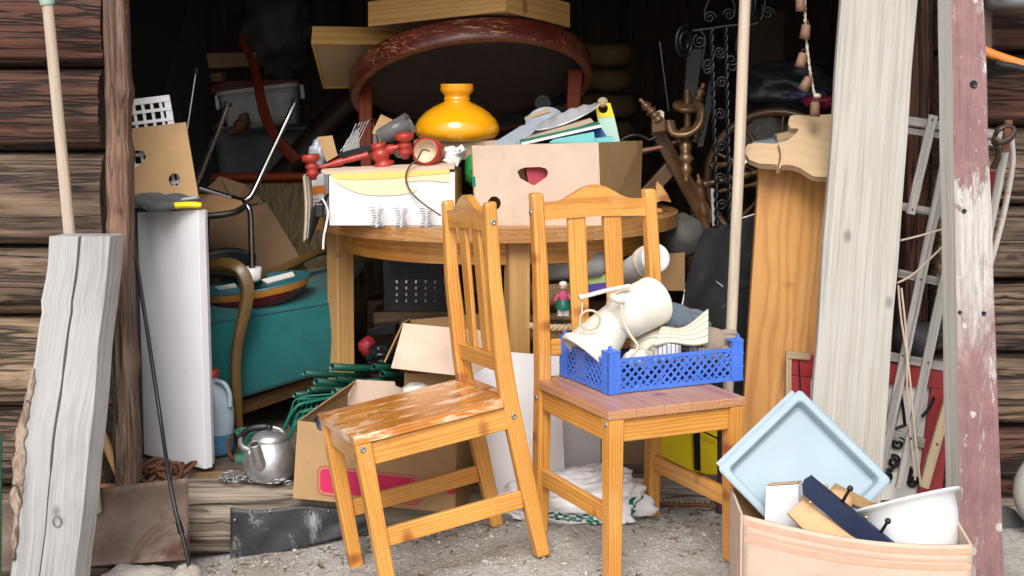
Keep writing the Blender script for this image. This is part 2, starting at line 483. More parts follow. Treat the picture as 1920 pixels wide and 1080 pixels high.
m_greenprint = plain('green_print', (.0, .16, .10), .4, var=.1)
m_wicker = None
m_stone = rusty('fieldstone', (.27, .245, .215), (.42, .395, .355), (.17, .15, .12), metal=0, rough=.9, sc=14)
m_lightstone = rusty('pale_stone', (.27, .255, .23), (.38, .365, .335), (.45, .44, .41), metal=0, rough=.9, sc=9)
m_terracotta = plain('terracotta', (.42, .17, .10), .8)
m_mint = plain('mint_card', (.47, .66, .58), .6, var=.04)
m_tealbook = plain('turquoise_print', (.16, .52, .52), .45, var=.08)
m_bluebook = plain('blue_print', (.02, .08, .30), .45)
m_tanbook = plain('tan_board', (.42, .32, .22), .7)
m_purple = plain('purple_paint', (.07, .035, .05), .4)
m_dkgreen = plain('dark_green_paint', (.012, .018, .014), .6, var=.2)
m_shade_strip = plain('shade_strip_blue', (.02, .023, .035), .5)  # shade colour for the strip left of the white panel

def mk_gold():
    b = NB('gold_brocade'); v = b.oc()
    w = b.n('TexVoronoi', {'feature': 'SMOOTH_F1'}, Vector=b.map(v, (1, 1, .7)), Scale=22).outputs['Distance']
    w2 = b.n('TexWave', {}, Vector=v, Scale=9, Distortion=9, Detail=3).outputs['Fac']
    c = b.ramp(b.math('MULTIPLY', w, b.math('ADD', w2, .5)), [(.2, (.05, .03, .007)), (.45, (.13, .085, .02)), (.6, (.08, .05, .012))])
    b.bump(w, .3, .004)
    return b.fin(c, .7, 0)
m_gold = mk_gold()

def mk_wicker():
    b = NB('wicker'); v = b.oc()
    a = b.n('TexWave', {'bands_direction': 'X'}, Vector=v, Scale=40, Distortion=1).outputs['Fac']
    z = b.n('TexWave', {'bands_direction': 'Z'}, Vector=v, Scale=60, Distortion=1.5).outputs['Fac']
    h = b.math('MULTIPLY', a, z)
    c = b.ramp(h, [(.05, (.16, .09, .04)), (.5, (.50, .34, .17))])
    b.bump(h, .9, .006)
    return b.fin(c, .7, 0)
m_wicker = mk_wicker()

def mk_gravel():
    b = NB('gravel_ground'); v = b.oc()
    vo = b.n('TexVoronoi', {'feature': 'F1'}, Vector=v, Scale=95)
    cell = vo.outputs['Color']; d = vo.outputs['Distance']
    g = b.n('SeparateColor', Color=cell).outputs[0]
    c = b.ramp(g, [(0, (.30, .285, .255)), (.5, (.49, .47, .435)), (1, (.66, .64, .60))])
    fine = b.noise(v, 380, 4, .7)
    c = b.mix(.5, c, b.ramp(fine, [(.3, (.31, .29, .26)), (.7, (.62, .60, .565))]))
    c = b.mix(b.ramp(b.noise(v, 4, 6, .65), [(.47, 0), (.66, .6)]), c, (.27, .22, .17))
    b.bump(b.math('SUBTRACT', fine, d), .7, .008)
    return b.fin(c, .95, 0)
m_gravel = mk_gravel()

def mk_pebble():
    b = NB('pebbles'); gi = b.n('NewGeometry').outputs['Random Per Island']
    c = b.ramp(gi, [(0, (.24, .22, .195)), (.4, (.42, .40, .37)), (.75, (.54, .52, .49)), (1, (.68, .66, .63))])
    c = b.mix(.3, c, b.ramp(b.noise(b.oc(), 300, 3), [(.3, (.2, .18, .16)), (.7, (.55, .53, .5))]))
    return b.fin(c, .9, 0)
m_pebble = mk_pebble()

def mk_pinkboard():
    b = NB('pink_flaking_paint'); v = b.gc()
    st = b.noise(b.map(v, (1, 1, .05)), 120, 5, .6)
    pink = b.ramp(b.noise(v, 9, 6, .65), [(.3, (.19, .095, .10)), (.7, (.275, .15, .153))])
    grey = b.ramp(st, [(.35, (.36, .335, .305)), (.65, (.54, .52, .495))])
    z = b.n('SeparateXYZ', Vector=b.oc()).outputs
    n1 = b.noise(b.map(v, (1, 1, .35)), 14, 8, .75, .7)
    # bare zone in the middle of the board, bare strip on its left edge
    band = b.ramp(b.math('MULTIPLY_ADD', b.math('SUBTRACT', n1, .5), .36, b.math('MULTIPLY', z[2], .5)), [(.30, 0), (.40, 1), (.525, 1), (.535, 0)])
    sp = b.ramp(b.math('ADD', b.n('TexVoronoi', {'feature': 'F1'}, Vector=b.map(v, (1, 1, .8)), Scale=17).outputs['Distance'], b.math('MULTIPLY', b.math('SUBTRACT', b.noise(v, 70, 4), .5), .25)), [(.13, .95), (.17, 0)])
    fl = b.ramp(b.math('MULTIPLY_ADD', n1, .6, b.math('MULTIPLY', b.noise(b.map(v, (1, 1, .25)), 40, 7, .75), .4)), [(.535, 0), (.60, .85)])
    k = b.math('MAXIMUM', b.math('MAXIMUM', b.math('MULTIPLY', band, .95), sp), fl)
    c = b.mix(k, pink, grey)
    f1 = b.noise(b.map(v, (1, 1, .01)), 260, 4, .7); f2 = b.noise(b.map(v, (1, 1, .3)), 60, 6, .75)
    c = b.mix(1, c, b.ramp(b.math('MULTIPLY_ADD', f1, .5, b.math('MULTIPLY', f2, .5)), [(.36, .68), (.5, 1), (.66, 1.15)]), 'MULTIPLY')
    c = b.mix(b.ramp(b.noise(b.map(v, (1, 1, .5)), 75, 4, .7), [(.66, 0), (.72, .7)]), c, (.5, .47, .45))
    b.bump(b.math('MULTIPLY_ADD', k, -.7, b.math('ADD', st, f2)), .6, .003)
    return b.fin(c, .8, 0)
m_pinkboard = mk_pinkboard()

def mk_stripe(name, base, line, scale, dirv='X', w=.8):
    b = NB(name); v = b.oc()
    a = b.n('TexWave', {'bands_direction': dirv}, Vector=v, Scale=scale, Distortion=.6, Detail=1).outputs['Fac']
    c = b.ramp(a, [(w, base), (w + .12, line)])
    b.bump(b.noise(v, 60, 4), .3, .004)
    return b.fin(c, .9, 0)
m_cap = mk_stripe('cream_striped_cloth', (.62, .58, .46), (.25, .24, .19), 22, 'Y', .88)
m_bluestripe = mk_stripe('blue_striped_cloth', (.60, .55, .55), (.14, .18, .34), 28, 'X', .75)

def mk_glass(name, col=(1, 1, 1), rough=.05):
    b = NB(name); v = b.oc()
    r = b.ramp(b.noise(v, 20, 3), [(.3, rough), (.7, rough + .06)])
    return b.fin(col, r, 0, Transmission_Weight=.92, IOR=1.3)
m_clear = mk_glass('clear_plastic', (.95, .95, .95))

def mk_jug():
    b = NB('translucent_jug'); v = b.oc()
    c = b.ramp(b.noise(v, 9, 3), [(.3, (.36, .45, .55)), (.7, (.46, .56, .65))])
    return b.fin(c, .3, 0, Transmission_Weight=.25, Subsurface_Weight=.0)
m_jug = mk_jug()
m_jugliq = plain('blue_liquid', (.055, .17, .30), .2, var=.12)
# ================================================================== world, light
w = bpy.data.worlds.new('World'); SC.world = w; w.use_nodes = True
wn = w.node_tree; bg = wn.nodes['Background']
sky = wn.nodes.new('ShaderNodeTexSky'); sky.sky_type = 'NISHITA'; sky.sun_disc = False
SUN_EL, SUN_AZ = math.radians(43), math.radians(-6)      # sun behind the camera, a little to its left
sky.sun_elevation = SUN_EL; sky.sun_rotation = math.radians(180) - SUN_AZ
sky.air_density = 1.0; sky.dust_density = 4.0; sky.ozone_density = .6
hs = wn.nodes.new('ShaderNodeHueSaturation'); hs.inputs['Saturation'].default_value = .35
wn.links.new(sky.outputs[0], hs.inputs['Color']); wn.links.new(hs.outputs[0], bg.inputs[0])
bg.inputs[1].default_value = .13
sl = bpy.data.lights.new('sun', 'SUN'); sl.energy = 1.5; sl.angle = math.radians(30); sl.color = (1, .97, .93)
so = bpy.data.objects.new('sun', sl); COL.objects.link(so)
sd = V((math.sin(SUN_AZ) * math.cos(SUN_EL), -math.cos(SUN_AZ) * math.cos(SUN_EL), math.sin(SUN_EL)))
so.rotation_euler = sd.to_track_quat('Z', 'Y').to_euler(); so.location = sd * 20
SC.view_settings.view_transform = 'Standard'; SC.view_settings.look = 'None'
SC.view_settings.exposure = .50; SC.view_settings.gamma = 1
SC.cycles.max_bounces = 8; SC.cycles.diffuse_bounces = 4; SC.cycles.transmission_bounces = 6
SC.cycles.use_adaptive_sampling = True; SC.cycles.adaptive_threshold = .015
SC.cycles.use_denoising = True

# ================================================================== setting
xs = [-60, -20, -8, -4] + [-2.6 + .06 * i for i in range(88)] + [4, 8, 20, 60]
ys = [-60, -20, -6, 0, 2, 2.8] + [3.0 + .06 * i for i in range(24)] + [4.6, 6, 9, 14, 30, 80]
def gfn(x, y):
    n = mnoise.fractal(V((x * 3, y * 3, 0)), .9, 2, 4) * .008 if 2.5 < y < 4.6 else 0
    return V((x, y, gz(x, y) + n - .004))
mb = MB(); W_ = len(xs)
mb.add([gfn(x, y) for y in ys for x in xs], [(j * W_ + i, j * W_ + i + 1, (j + 1) * W_ + i + 1, (j + 1) * W_ + i) for j in range(len(ys) - 1) for i in range(W_ - 1)], None, True)
build(mb, 'ground', m_gravel, kind='structure', label='pale gravel yard in front of the open shed', cat='ground')
mb = MB()
for i in range(12000):
    y = rnd(3.3, 4.32); x = rnd(-1.3, 1.25)
    r = rnd(.0014, .0036) * (rnd(1.6, 3) if rnd(0, 1) < .05 else 1)
    c = gfn(x, y) + V((0, 0, r * .25)); a = rnd(0, 6.3)
    ax = V((math.cos(a), math.sin(a), 0)) * r * rnd(.8, 1.5); ay = V((-math.sin(a), math.cos(a), 0)) * r * rnd(.6, 1); az = V((0, 0, r * rnd(.5, .9)))
    q = [c + ax, c + ay, c - ax, c - ay, c + az + ax * .2, c - az]
    mb.add(q, [(0, 1, 4), (1, 2, 4), (2, 3, 4), (3, 0, 4), (1, 0, 5), (2, 1, 5), (3, 2, 5), (0, 3, 5)])
build(mb, 'loose_gravel', m_pebble, kind='stuff', label='loose pebbles strewn over the gravel yard', cat='gravel')
mb = MB()
for i in range(420):
    t = rnd(0, 1)
    x = rnd(-.9, .95); y = 4.28 - abs(random.gauss(0, .13)); 
    if t < .2: x, y = rnd(-.7, .7), rnd(3.5, 4.2)
    c = gfn(x, y) + V((0, 0, .004)); a = rnd(0, 6.3); L = rnd(.006, .022); wd = rnd(.0012, .004)
    d = V((math.cos(a), math.sin(a), rnd(-.1, .3))) * L; p = V((-math.sin(a), math.cos(a), 0)) * wd
    mb.add([c - d - p, c + d - p * .3, c + d + p * .3, c - d + p], [(0, 1, 2, 3)])
build(mb, 'leaf_litter', plain('dry_litter', (.20, .11, .06), .9, var=.5, vs=60), kind='stuff', label='dry needles and leaf bits along the sill', cat='litter')

mb = MB(); mb.hexa([(-3.4, 4.5, FLOOR - .1), (3.4, 4.5, FLOOR - .1), (3.4, 8.3, FLOOR - .1), (-3.4, 8.3, FLOOR - .1), (-3.4, 4.5, FLOOR), (3.4, 4.5, FLOOR), (3.4, 8.3, FLOOR), (-3.4, 8.3, FLOOR)])
build(mb, 'shed_floor', weathered('floor_boards', (.16, .12, .085), (.06, .043, .03)), kind='structure', label='dark plank floor of the shed', cat='floor')

shed = thing('log_shed', 'old brown log shed with wide open front full of clutter', 'shed', (0, 4.6, 0))
def log(mb, x0, x1, z0, z1, yc, dep, seed, seg, endcut=True):
    zc, hz = (z0 + z1) / 2, (z1 - z0) / 2 - .004; n = 72
    vs = []; g = []; o = V((rnd(-.3, .3), rnd(-.3, .3), rnd(-5, 5)))
    for i in range(seg + 1):
        x = x0 + (x1 - x0) * i / seg
        for k in range(n):
            a = 2 * PI * k / n; ca, sa = math.cos(a), math.sin(a)
            e = .62
            py = math.copysign(abs(ca) ** e, ca) * dep; pz = math.copysign(abs(sa) ** e, sa) * hz
            f = mnoise.fractal(V((x * 1.3, ca * 2.5 + seed * 5.3, sa * 2.5)), .9, 2.2, 5)
            f2 = mnoise.noise(V((x * 1.1 + .25 * f, sa * 6 + seed * 3, ca * 5))); f3 = mnoise.noise(V((x * 5, sa * 30 + seed, ca * 20)))
            py *= 1 + .09 * f; pz *= 1 + .03 * f
            gr = (max(0, .055 - abs(f2)) * .42 + .004 * f3) if ca < 0 else 0      # long drying checks
            vs.append(V((x, yc + py + gr, zc + pz))); g.append(V((py, pz * 1.0, x)) + o)
    fs = []
    for i in range(seg):
        for k in range(n):
            a, b = i * n + k, i * n + (k + 1) % n
            fs.append((a, b, b + n, a + n))
    mb.add(vs, fs, g, True)
    mb.add(vs[:n], [tuple(range(n))], g[:n]); mb.add(vs[-n:], [tuple(range(n))[::-1]], g[-n:])
zl = [-.26, -.03, .06, .302, .578, .783, 1.067, 1.317, 1.57, 1.83, 2.08]
mb = MB()
for i in range(len(zl) - 1):
    mb.m = 1 if i in (6, 7) else 0
    log(mb, -2.6, -1.205 + rnd(-.012, .012), zl[i], zl[i + 1], 4.36, .13, i, 90)
build(mb, 'log_wall', [m_log, m_logdark], shed, plabel='log wall left of the opening')
zr = [-.14, .015, .235, .455, .675, .905, 1.14, 1.36, 1.57, 1.83, 2.08]
mb = MB()
for i in range(len(zr) - 1):
    mb.m = 1 if i in (1, 6, 7) else 0
    log(mb, 1.262 + rnd(-.006, .006), 2.8, zr[i], zr[i + 1], 4.40, .13, i + 20, 90)
build(mb, 'log_wall', [m_log, m_logdark], shed, plabel='log wall right of the opening')
# door posts
mb = MB(); tm = MB(); log(tm, .0, 2.0, -.042, .042, 0, .05, 77, 150)
zb = at(224, 912, 4.17).z
def pmap(q):
    t = (q.x) / 2.0; zz = zb + (1.85 - zb) * t; xc = -1.137 - .012 * t + .006 * mnoise.noise(V((t * 5, 3, 0)))
    k = 1 + .16 * mnoise.noise(V((t * 9, 1, 4)))
    for kt, s_ in ((.20, 1), (.43, -1), (.55, 1), (.655, 1)):
        k += .22 * math.exp(-((t - kt) / .018) ** 2) * (1 if q.z * s_ > 0 else .2)
    return V((xc + q.z * k * .86, 4.225 + q.y * k, zz))
mb.add([pmap(q) for q in tm.v], tm.f, [V((g.y, g.x, g.z)) for g in tm.g]); mb.sm = list(tm.sm)
build(mb, 'door_post', m_post, shed, plabel='rough knotty post at the left of the opening')
mb = MB(); mb.box((1.222, 4.42, 1.05), (.07, .16, 2.1))
build(mb, 'door_jamb', m_logdark, shed, bevel=.006)
mb = MB(); mb.box((0, 4.40, 1.945), (6.4, .24, .27))
build(mb, 'lintel_beam', m_logdark, shed, bevel=.01)
mb = MB(); log(mb, -1.5, 1.6, -.17, FLOOR, 4.405, .115, 44, 120)
build(mb, 'sill_log', m_sill, shed)
mb = MB()
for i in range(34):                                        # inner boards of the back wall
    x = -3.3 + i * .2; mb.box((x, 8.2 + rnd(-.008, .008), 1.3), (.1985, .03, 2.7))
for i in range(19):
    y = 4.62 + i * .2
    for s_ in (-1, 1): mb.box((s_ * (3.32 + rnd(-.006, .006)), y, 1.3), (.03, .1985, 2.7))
mb.box((0, 8.26, 1.3), (6.8, .05, 2.9))  # backing added behind back and side boards to stop light leaking in
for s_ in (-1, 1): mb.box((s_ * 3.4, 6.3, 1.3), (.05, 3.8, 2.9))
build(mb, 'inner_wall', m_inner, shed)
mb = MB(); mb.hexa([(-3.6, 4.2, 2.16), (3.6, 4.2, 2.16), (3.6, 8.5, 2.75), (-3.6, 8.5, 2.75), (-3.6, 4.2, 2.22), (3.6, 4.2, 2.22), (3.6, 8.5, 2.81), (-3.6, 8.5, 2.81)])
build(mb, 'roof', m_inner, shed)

# black rubber sheet nailed on the sill
sh = thing('rubber_sheet', 'black scuffed rubber sheet nailed to the sill log below the kettle', 'rubber sheet', at(565, 1060, 4.275))
mb = MB(); top = [(432, 957), (460, 951), (520, 953), (560, 949), (610, 953), (660, 955), (702, 957)]
def rs(u, v):
    x = 432 + u * 270; yt = 952 + 4 * math.sin(u * 9); yb = 1064 - u * 72
    p = at(x, yt + (yb - yt) * v, 4.278 - .012 * v + .006 * math.sin(u * 17 + v * 3) * (1 - abs(2 * v - 1)))
    return p
mb.grid(rs, 40, 12); build(mb, 'sheet', m_rubber, sh, solid=.004)
for x, y in ((470, 957), (474, 971), (506, 959), (440, 975), (581, 960), (616, 958), (664, 961)):
    mb = MB(); p = at(x, y, 4.266); mb.lathe([(0, 0), (.0045, 0), (.004, .003), (0, .0035)], frame(p, (0, -1, .2)), 10)
    build(mb, 'nail', m_galv, sh)

# rocks
for (x, y, Y, r, lab, s_, mm) in ((262, 1092, 3.97, (.125, .09, .042), 'flat grey rock on the gravel below the rusty steel sheet', 1, m_stone),
                              (352, 1082, 3.95, (.042, .05, .032), 'small rounded rock beside the foot of the black cable', 2, m_stone)):
    p = at(x, y, Y); mb = MB(); mb.blob(p, r, s_, .17, 1.9, 44, 30)
    build(mb, 'rock', mm, label=lab, cat='rock', group='rocks on the ground')
mb = MB(); mb.blob(at(1885, 1062, 4.0), (.06, .06, .05), 5, .3, 2.2, 26, 18)
build(mb, 'rock', m_lightstone, label='pale lichen spotted rock at the foot of the pink board', cat='rock', group='rocks on the ground')
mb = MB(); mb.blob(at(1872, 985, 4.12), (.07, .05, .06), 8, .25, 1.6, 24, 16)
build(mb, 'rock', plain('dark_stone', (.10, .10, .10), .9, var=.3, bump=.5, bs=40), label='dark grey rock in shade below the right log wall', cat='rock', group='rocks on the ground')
mb = MB(); c = at(1985, 925, 4.0)
mb.lathe([(0, -.05), (.06, -.05), (.105, -.042), (.122, -.02), (.122, .02), (.105, .042), (.06, .05), (0, .05)], frame(c, (-.25, -1, .15)), 40)
build(mb, 'grindstone', m_lightstone, label='pale round stone wheel cut off by the right edge', cat='grindstone')
mb = MB(); mb.tube([at(-5, 1080, 3.9), at(-3, 815, 3.95)], .011, 10)
build(mb, 'painted_post', m_greenpaint, label='chipped green painted post at the left edge of the photo', cat='post')

# ================================================================== left foreground
pl = thing('weathered_beam', 'thick grey split beam with peeling bark leaning on the left log wall', 'beam', at(90, 1090, 3.66))
def beam(u0, v0, n_=34):
    mb = MB(); vs = []; g = []
    for i in range(n_ + 1):
        t = i / n_; y = 443 + t * 690; Y = 4.0 - .36 * t
        xl = 92 - 85 * t + 7 * mnoise.noise(V((t * 6, 1, 0))) + (6 * math.sin(t * 9) if t > .2 else 0)
        xr = 207 - 70 * t + 5 * mnoise.noise(V((t * 5, 4, 0)))
        a, b = at(xl, y, Y), at(xr, y, Y); n = V((.28, .96, 0)) * .075
        xc = .5 + .1 * math.sin(t * 2.2 + .3)
        cr = a.lerp(b, .50 - .05 * t)                      # the long crack is a real groove
        w_ = (.0035 if t < .62 else .0015) * (1 + .5 * mnoise.noise(V((t * 14, 0, 5))))
        ex = (b - a).normalized()
        ring = [a, cr - ex * w_, cr + V((0, .03, 0)), cr + ex * w_, b, b + n, a + n]
        vs += ring; L = t * 1.05
        g += [V(((q - a).dot(ex) + .3, (q.y - Y), L)) for q in ring]
    k = 7
    fs = [tuple(range(k)), tuple(n_ * k + q for q in range(k))[::-1]]
    for i in range(n_):
        for q in range(k):
            c_, d_ = i * k + q, i * k + (q + 1) % k
            fs.append((c_, c_ + k, d_ + k, d_))
    mb.add(vs, fs, g); return mb
build(beam(0, 0), 'timber', m_greywood, pl, bevel=.003)
mb = MB()
def bk(u, v):
    t = .36 + .52 * v
    y = 443 + t * 690; Y = 4.0 - .36 * t
    xl = 92 - 85 * t + 7 * mnoise.noise(V((t * 6, 1, 0))) + 6 * math.sin(t * 9)
    wd = (13 + 12 * mnoise.noise(V((v * 7, 3, 0)))) * max(.02, math.sin(PI * min(1, v * 1.03 + .02))) ** .6
    e = 5 * mnoise.noise(V((v * 22, u * 2, 7)))
    return at(xl + 1 + (u - .55) * wd * 1.5 + e, y, Y - .002 - .006 * math.sin(u * PI) ** .5 - .004 * mnoise.noise(V((u * 4, v * 20, 1))))
mb.grid(bk, 8, 60); build(mb, 'bark', m_bark, pl, solid=.004)
mb = MB(); p = at(107, 978, 3.713)
mb.tube([p + V((math.cos(a) * .011, 0, math.sin(a) * .014)) for a in [2 * PI * i / 20 for i in range(20)]], .0018, 6, True)
build(mb, 'knot', m_bark, pl)

br = thing('long_tool', 'tall pole with pale green socket leaning on the left log wall', 'pole', at(178, 1000, 4.16))
mb = MB(); mb.tube([at(89, 6, 4.08), at(110, 225, 4.1), at(131, 445, 4.12), at(180, 960, 4.17)], [.0155, .016, .0165, .017], 14); build(mb, 'handle', m_pole, br)
mb = MB(); mb.tube([at(86, -40, 4.078), at(88, 2, 4.08), at(89, 9, 4.08)], [.021, .021, .019], 16); build(mb, 'socket', plain('pale_green_plastic', (.33, .47, .40), .5), br)

mb = MB()
def rsf(u, v):
    x = -6 + 358 * u; yt = 938 - 42 * u; yb = 1072 - 22 * u
    Y = 4.19 - .13 * v + .05 * math.sin(v * PI) - .02 * u
    return at(x + 4 * v * (1 if u > .9 else 0), yt + (yb - yt) * v, Y)
mb.grid(rsf, 30, 14)
build(mb, 'steel_sheet', m_rust, solid=.004, label='rusty curved steel blade standing behind the split beam', cat='steel sheet')
mb = MB(); mb.tube([at(181, 790, 4.21), at(236, 918, 4.205)], .0135, 12)
build(mb, 'wooden_stick', m_stick, label='short light brown wooden stick propped behind the rusty blade', cat='stick')
mb = MB(); mb.lathe([(0, 0), (.04, 0), (.046, .05), (.042, .05), (.036, .006), (0, .006)], Matrix.Translation(at(197, 945, 4.23)), 24)
build(mb, 'clay_pot', m_terracotta, label='terracotta pot peeking over the rusty blade', cat='pot')
mb = MB(); P = smooth_path(pts((246, 392, 4.44), (250, 450, 4.42), (262, 530, 4.40), (273, 600, 4.36), (288, 700, 4.31), (303, 800, 4.24), (316, 890, 4.12), (331, 965, 4.05), (346, 1020, 4.0), (359, 1085, 3.93)), 8)
mb.tube(P, .0062, 10); cb = thing('black_cable', 'thick black cable hanging down across the white panel', 'cable', P[-1])
build(mb, 'cord', m_black, cb)
mb = MB(); mb.tube(P[58:62], .009, 10); build(mb, 'connector', m_iron, cb)
mb = MB()
for k in range(5):
    c = at(278 + 13 * k, 884 + rnd(-6, 8), 4.42); ph = rnd(0, 6)
    mb.tube(smooth_path([c + V((math.cos(a) * rnd(.04, .065), math.sin(a) * .05, .012 + .018 * math.sin(a * 2 + ph))) for a in [2 * PI * i / 9 for i in range(10)]], 4), .006, 7)
mb.tube(smooth_path(pts((318, 896, 4.36), (322, 872, 4.36), (333, 868, 4.36), (340, 880, 4.36), (334, 896, 4.36)), 6), .0055, 7)
build(mb, 'rusty_cable', m_rustdark, label='coil of rusty brown cable lying under the white panel', cat='cable coil')

# white laminate panels
wp = thing('shelf_panel', 'tall white laminate shelf panel standing beside the door post', 'panel', at(320, 870, 4.6), group='white shelf panels')
mb = MB(); mb.slab(pts((257, 398, 4.62), (371, 394, 4.45), (385, 880, 4.45), (270, 852, 4.62)), .03); build(mb, 'board', m_white_lifted, wp, bevel=.0015)
mb = MB(); mb.slab(pts((247, 400, 4.60), (256.5, 398, 4.615), (269.5, 851, 4.615), (256, 838, 4.60)), .03); build(mb, 'shade_strip', m_shade_strip, wp)  # shade at the panel's left side, painted as a dark blue strip
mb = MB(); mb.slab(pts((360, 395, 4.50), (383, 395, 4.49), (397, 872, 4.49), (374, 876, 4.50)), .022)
build(mb, 'shelf_panel', m_white_lifted, bevel=.0015, label='narrow white panel edge showing right behind the tall white panel', cat='panel', group='white shelf panels')

mb = MB()
qa, qb, qc = at(318, 179, 4.60), at(236, 189, 4.60), at(340, 360, 4.56)
ex = (qa - qb); ez = (qc - at(322, 200, 4.596)); ex.normalize(); ez = (at(330, 250, 4.585) - qa).normalized(); 
pw, ph_ = .16, .30
for i in range(6):
    for c in (0,): mb.box(qa - ex * (.004 + i * .0285 + (.006 if i == 0 else 0)) + ez * ph_ / 2, (.009 if i else .02, .006, ph_), Matrix((ex, ez.cross(ex), ez)).transposed())
for j in range(9):
    mb.box(qa - ex * pw / 2 + ez * (.008 + j * .0335) + V((0, -.0035, 0)), (pw, .006, .010 if j else .02), Matrix((ex, ez.cross(ex), ez)).transposed())
build(mb, 'plastic_grid', m_whitep, label='white plastic grid leaning behind the cardboard sheet at the post', cat='grid')
mb = MB()
heart = [(236, 284), (262, 282), (270, 285), (274, 294), (270, 302), (252, 316), (246, 317), (236, 304)]
circ = [(327 + 11 * math.cos(2 * PI * i / 20), 337 + 12 * math.sin(2 * PI * i / 20)) for i in range(20)]
mb.pxprism([(236, 242), (348, 229), (372, 368), (236, 364)], lambda a, b: 4.56 - (b - 230) * .0004, .006, (heart, circ))
build(mb, 'cardboard_sheet', cardboard('carton_sheet', (.43, .27, .13)), label='flat brown cardboard sheet with punched grip hole and round hole', cat='cardboard')

def glove(name, c, mat, L, ang, spread, label, parent=None, group='work gloves', cuff=None, cuffmat=None, up=(0, -.25, 1), curl=.5, sc=1.0):
    """a work glove: one body with palm, four fingers and a thumb"""
    up = V(up).normalized(); f = V((math.cos(ang), math.sin(ang), 0)); f = (f - up * f.dot(up)).normalized(); s = up.cross(f)
    c = V(c); mb = MB()
    R3 = Matrix((f, s, up)).transposed()
    mb.blob(c, (.05 * sc, .042 * sc, .017 * sc), rnd(0, 9), .14, 2.2, 18, 12, R3, .8)
    for k in range(4):
        o = (k - 1.5) * .019 * sc; ln = (.062, .075, .07, .05)[k] * sc * rnd(.9, 1.1)
        a = (k - 1.5) * spread
        d = (f * math.cos(a) + s * math.sin(a))
        b = c + f * .036 * sc + s * o
        P = [b, b + d * ln * .4 + up * .006 * sc, b + d * ln * .75 - up * .002, b + d * ln * .98 - up * .012 * curl]
        mb.tube(smooth_path(P, 4), [.0115 * sc] * 10 + [.0108 * sc, .0095 * sc, .006 * sc], 9)
    b = c - f * .012 * sc - s * .03 * sc
    P = [b, b + (f * .4 - s) * .028 * sc, b + (f * 1.2 - s) * .036 * sc, b + (f * 2 - s * .9) * .038 * sc]
    mb.tube(smooth_path(P, 4), [.0135 * sc] * 10 + [.012 * sc, .0105 * sc, .007 * sc], 9)
    if not cuff: return build(mb, name, mat, label=label, cat='glove', group=group)
    t = thing(name, label, 'glove', c - up * .02, group)
    build(mb, 'hand', mat, t)
    mb = MB(); q = c - f * .045 * sc
    M = frame(q, -f, s)
    mb.lathe([(.036 * sc, 0), (.04 * sc, cuff * .4), (.046 * sc, cuff), (.042 * sc, cuff)], M, 20, 1, .45)
    build(mb, 'cuff', cuffmat, t, solid=.002)
    return t
glove('work_glove', at(282, 374, 4.50), m_greyglove, 1, math.radians(12), .07, 'dark grey work glove lying on top of the white panel', sc=1.15, curl=1.2)
mb = MB()
mb.tube(smooth_path(pts((300, 391, 4.47), (325, 386, 4.46), (355, 384, 4.45), (378, 385, 4.45)), 5), [.010, .013, .014, .0145, .0145] + [.0145] * 8 + [.014, .013, .009], 14, flat=.7)
build(mb, 'rubber_grip', m_yellow, label='yellow rubber grip lying beside the glove on the white panel', cat='grip')
mb = MB(); mb.tube(smooth_path(pts((318, 378, 4.50), (345, 374, 4.48), (372, 370, 4.47)), 5), [.007] * 5 + [.010] * 6, 10, flat=.6)
build(mb, 'grey_strap', m_greyplast, label='pale grey cuff end behind the yellow grip', cat='cuff')

# jug, grinder, kettle, chain, floor things
jg = thing('water_jug', 'translucent blue plastic jug half full of blue liquid', 'jug', at(400, 850, 4.66))
c = at(400, 852, 4.66)
def jring(z, r): return (r, z)
mb = MB(); mb.lathe([(.064, .072), (.067, .11), (.066, .155), (.06, .19), (.045, .22), (.024, .243), (.018, .25), (.018, .262)], Matrix.Translation(c), 32, 1.05, .75); build(mb, 'body', m_jug, jg)
mb = MB(); mb.lathe([(0, 0), (.052, 0), (.062, .008), (.064, .02), (.063, .0715)], Matrix.Translation(c), 32, 1.05, .75); build(mb, 'liquid', m_jugliq, jg)
mb = MB(); mb.lathe([(.022, .258), (.022, .278), (.018, .282), (0, .282)], Matrix.Translation(c), 20); build(mb, 'cap', m_red, jg)
mb = MB(); mb.tube(smooth_path([c + V(q) for q in ((.015, -.02, .247), (.045, -.03, .24), (.062, -.03, .205), (.062, -.03, .165))], 5), .008, 10); build(mb, 'handle', m_jug, jg)

gr = thing('meat_grinder', 'green chipped cast iron hand grinder standing behind the kettle', 'grinder', at(462, 880, 4.6))
mb = MB(); p = at(462, 806, 4.6)
mb.lathe([(.038, 0), (.036, -.006), (.026, -.03), (.017, -.045), (.016, -.075), (.02, -.085), (.02, -.11), (.012, -.13)], Matrix.Translation(p), 22); build(mb, 'hopper', m_greenpaint, gr, solid=.004)
mb = MB(); mb.tube([p + V((-.035, -.02, -.095)), p + V((.04, -.0, -.095))], [.02, .024], 16); build(mb, 'barrel', m_greenpaint, gr)
mb = MB(); mb.tube(smooth_path([p + V(q) for q in ((-.03, -.02, -.095), (-.05, -.03, -.07), (-.055, -.03, -.03), (-.04, -.035, -.015))], 5), .006, 8); build(mb, 'crank', m_rustdark, gr)
mb = MB()
for dx in (-.06, -.02, .03): mb.tube(smooth_path([p + V((dx - .03, -.06, -.125)), p + V((dx, -.055, -.112)), p + V((dx + .035, -.06, -.122))], 5), .008, 8)
build(mb, 'clamp', m_greenpaint, gr)
mb = MB(); mb.slab(pts((352, 886, 4.44), (452, 880, 4.42), (462, 916, 4.38), (356, 926, 4.40)), .05)
build(mb, 'dark_board', m_darkwood, bevel=.004, label='dark brown wood offcut lying on the sill left of the chain', cat='offcut')

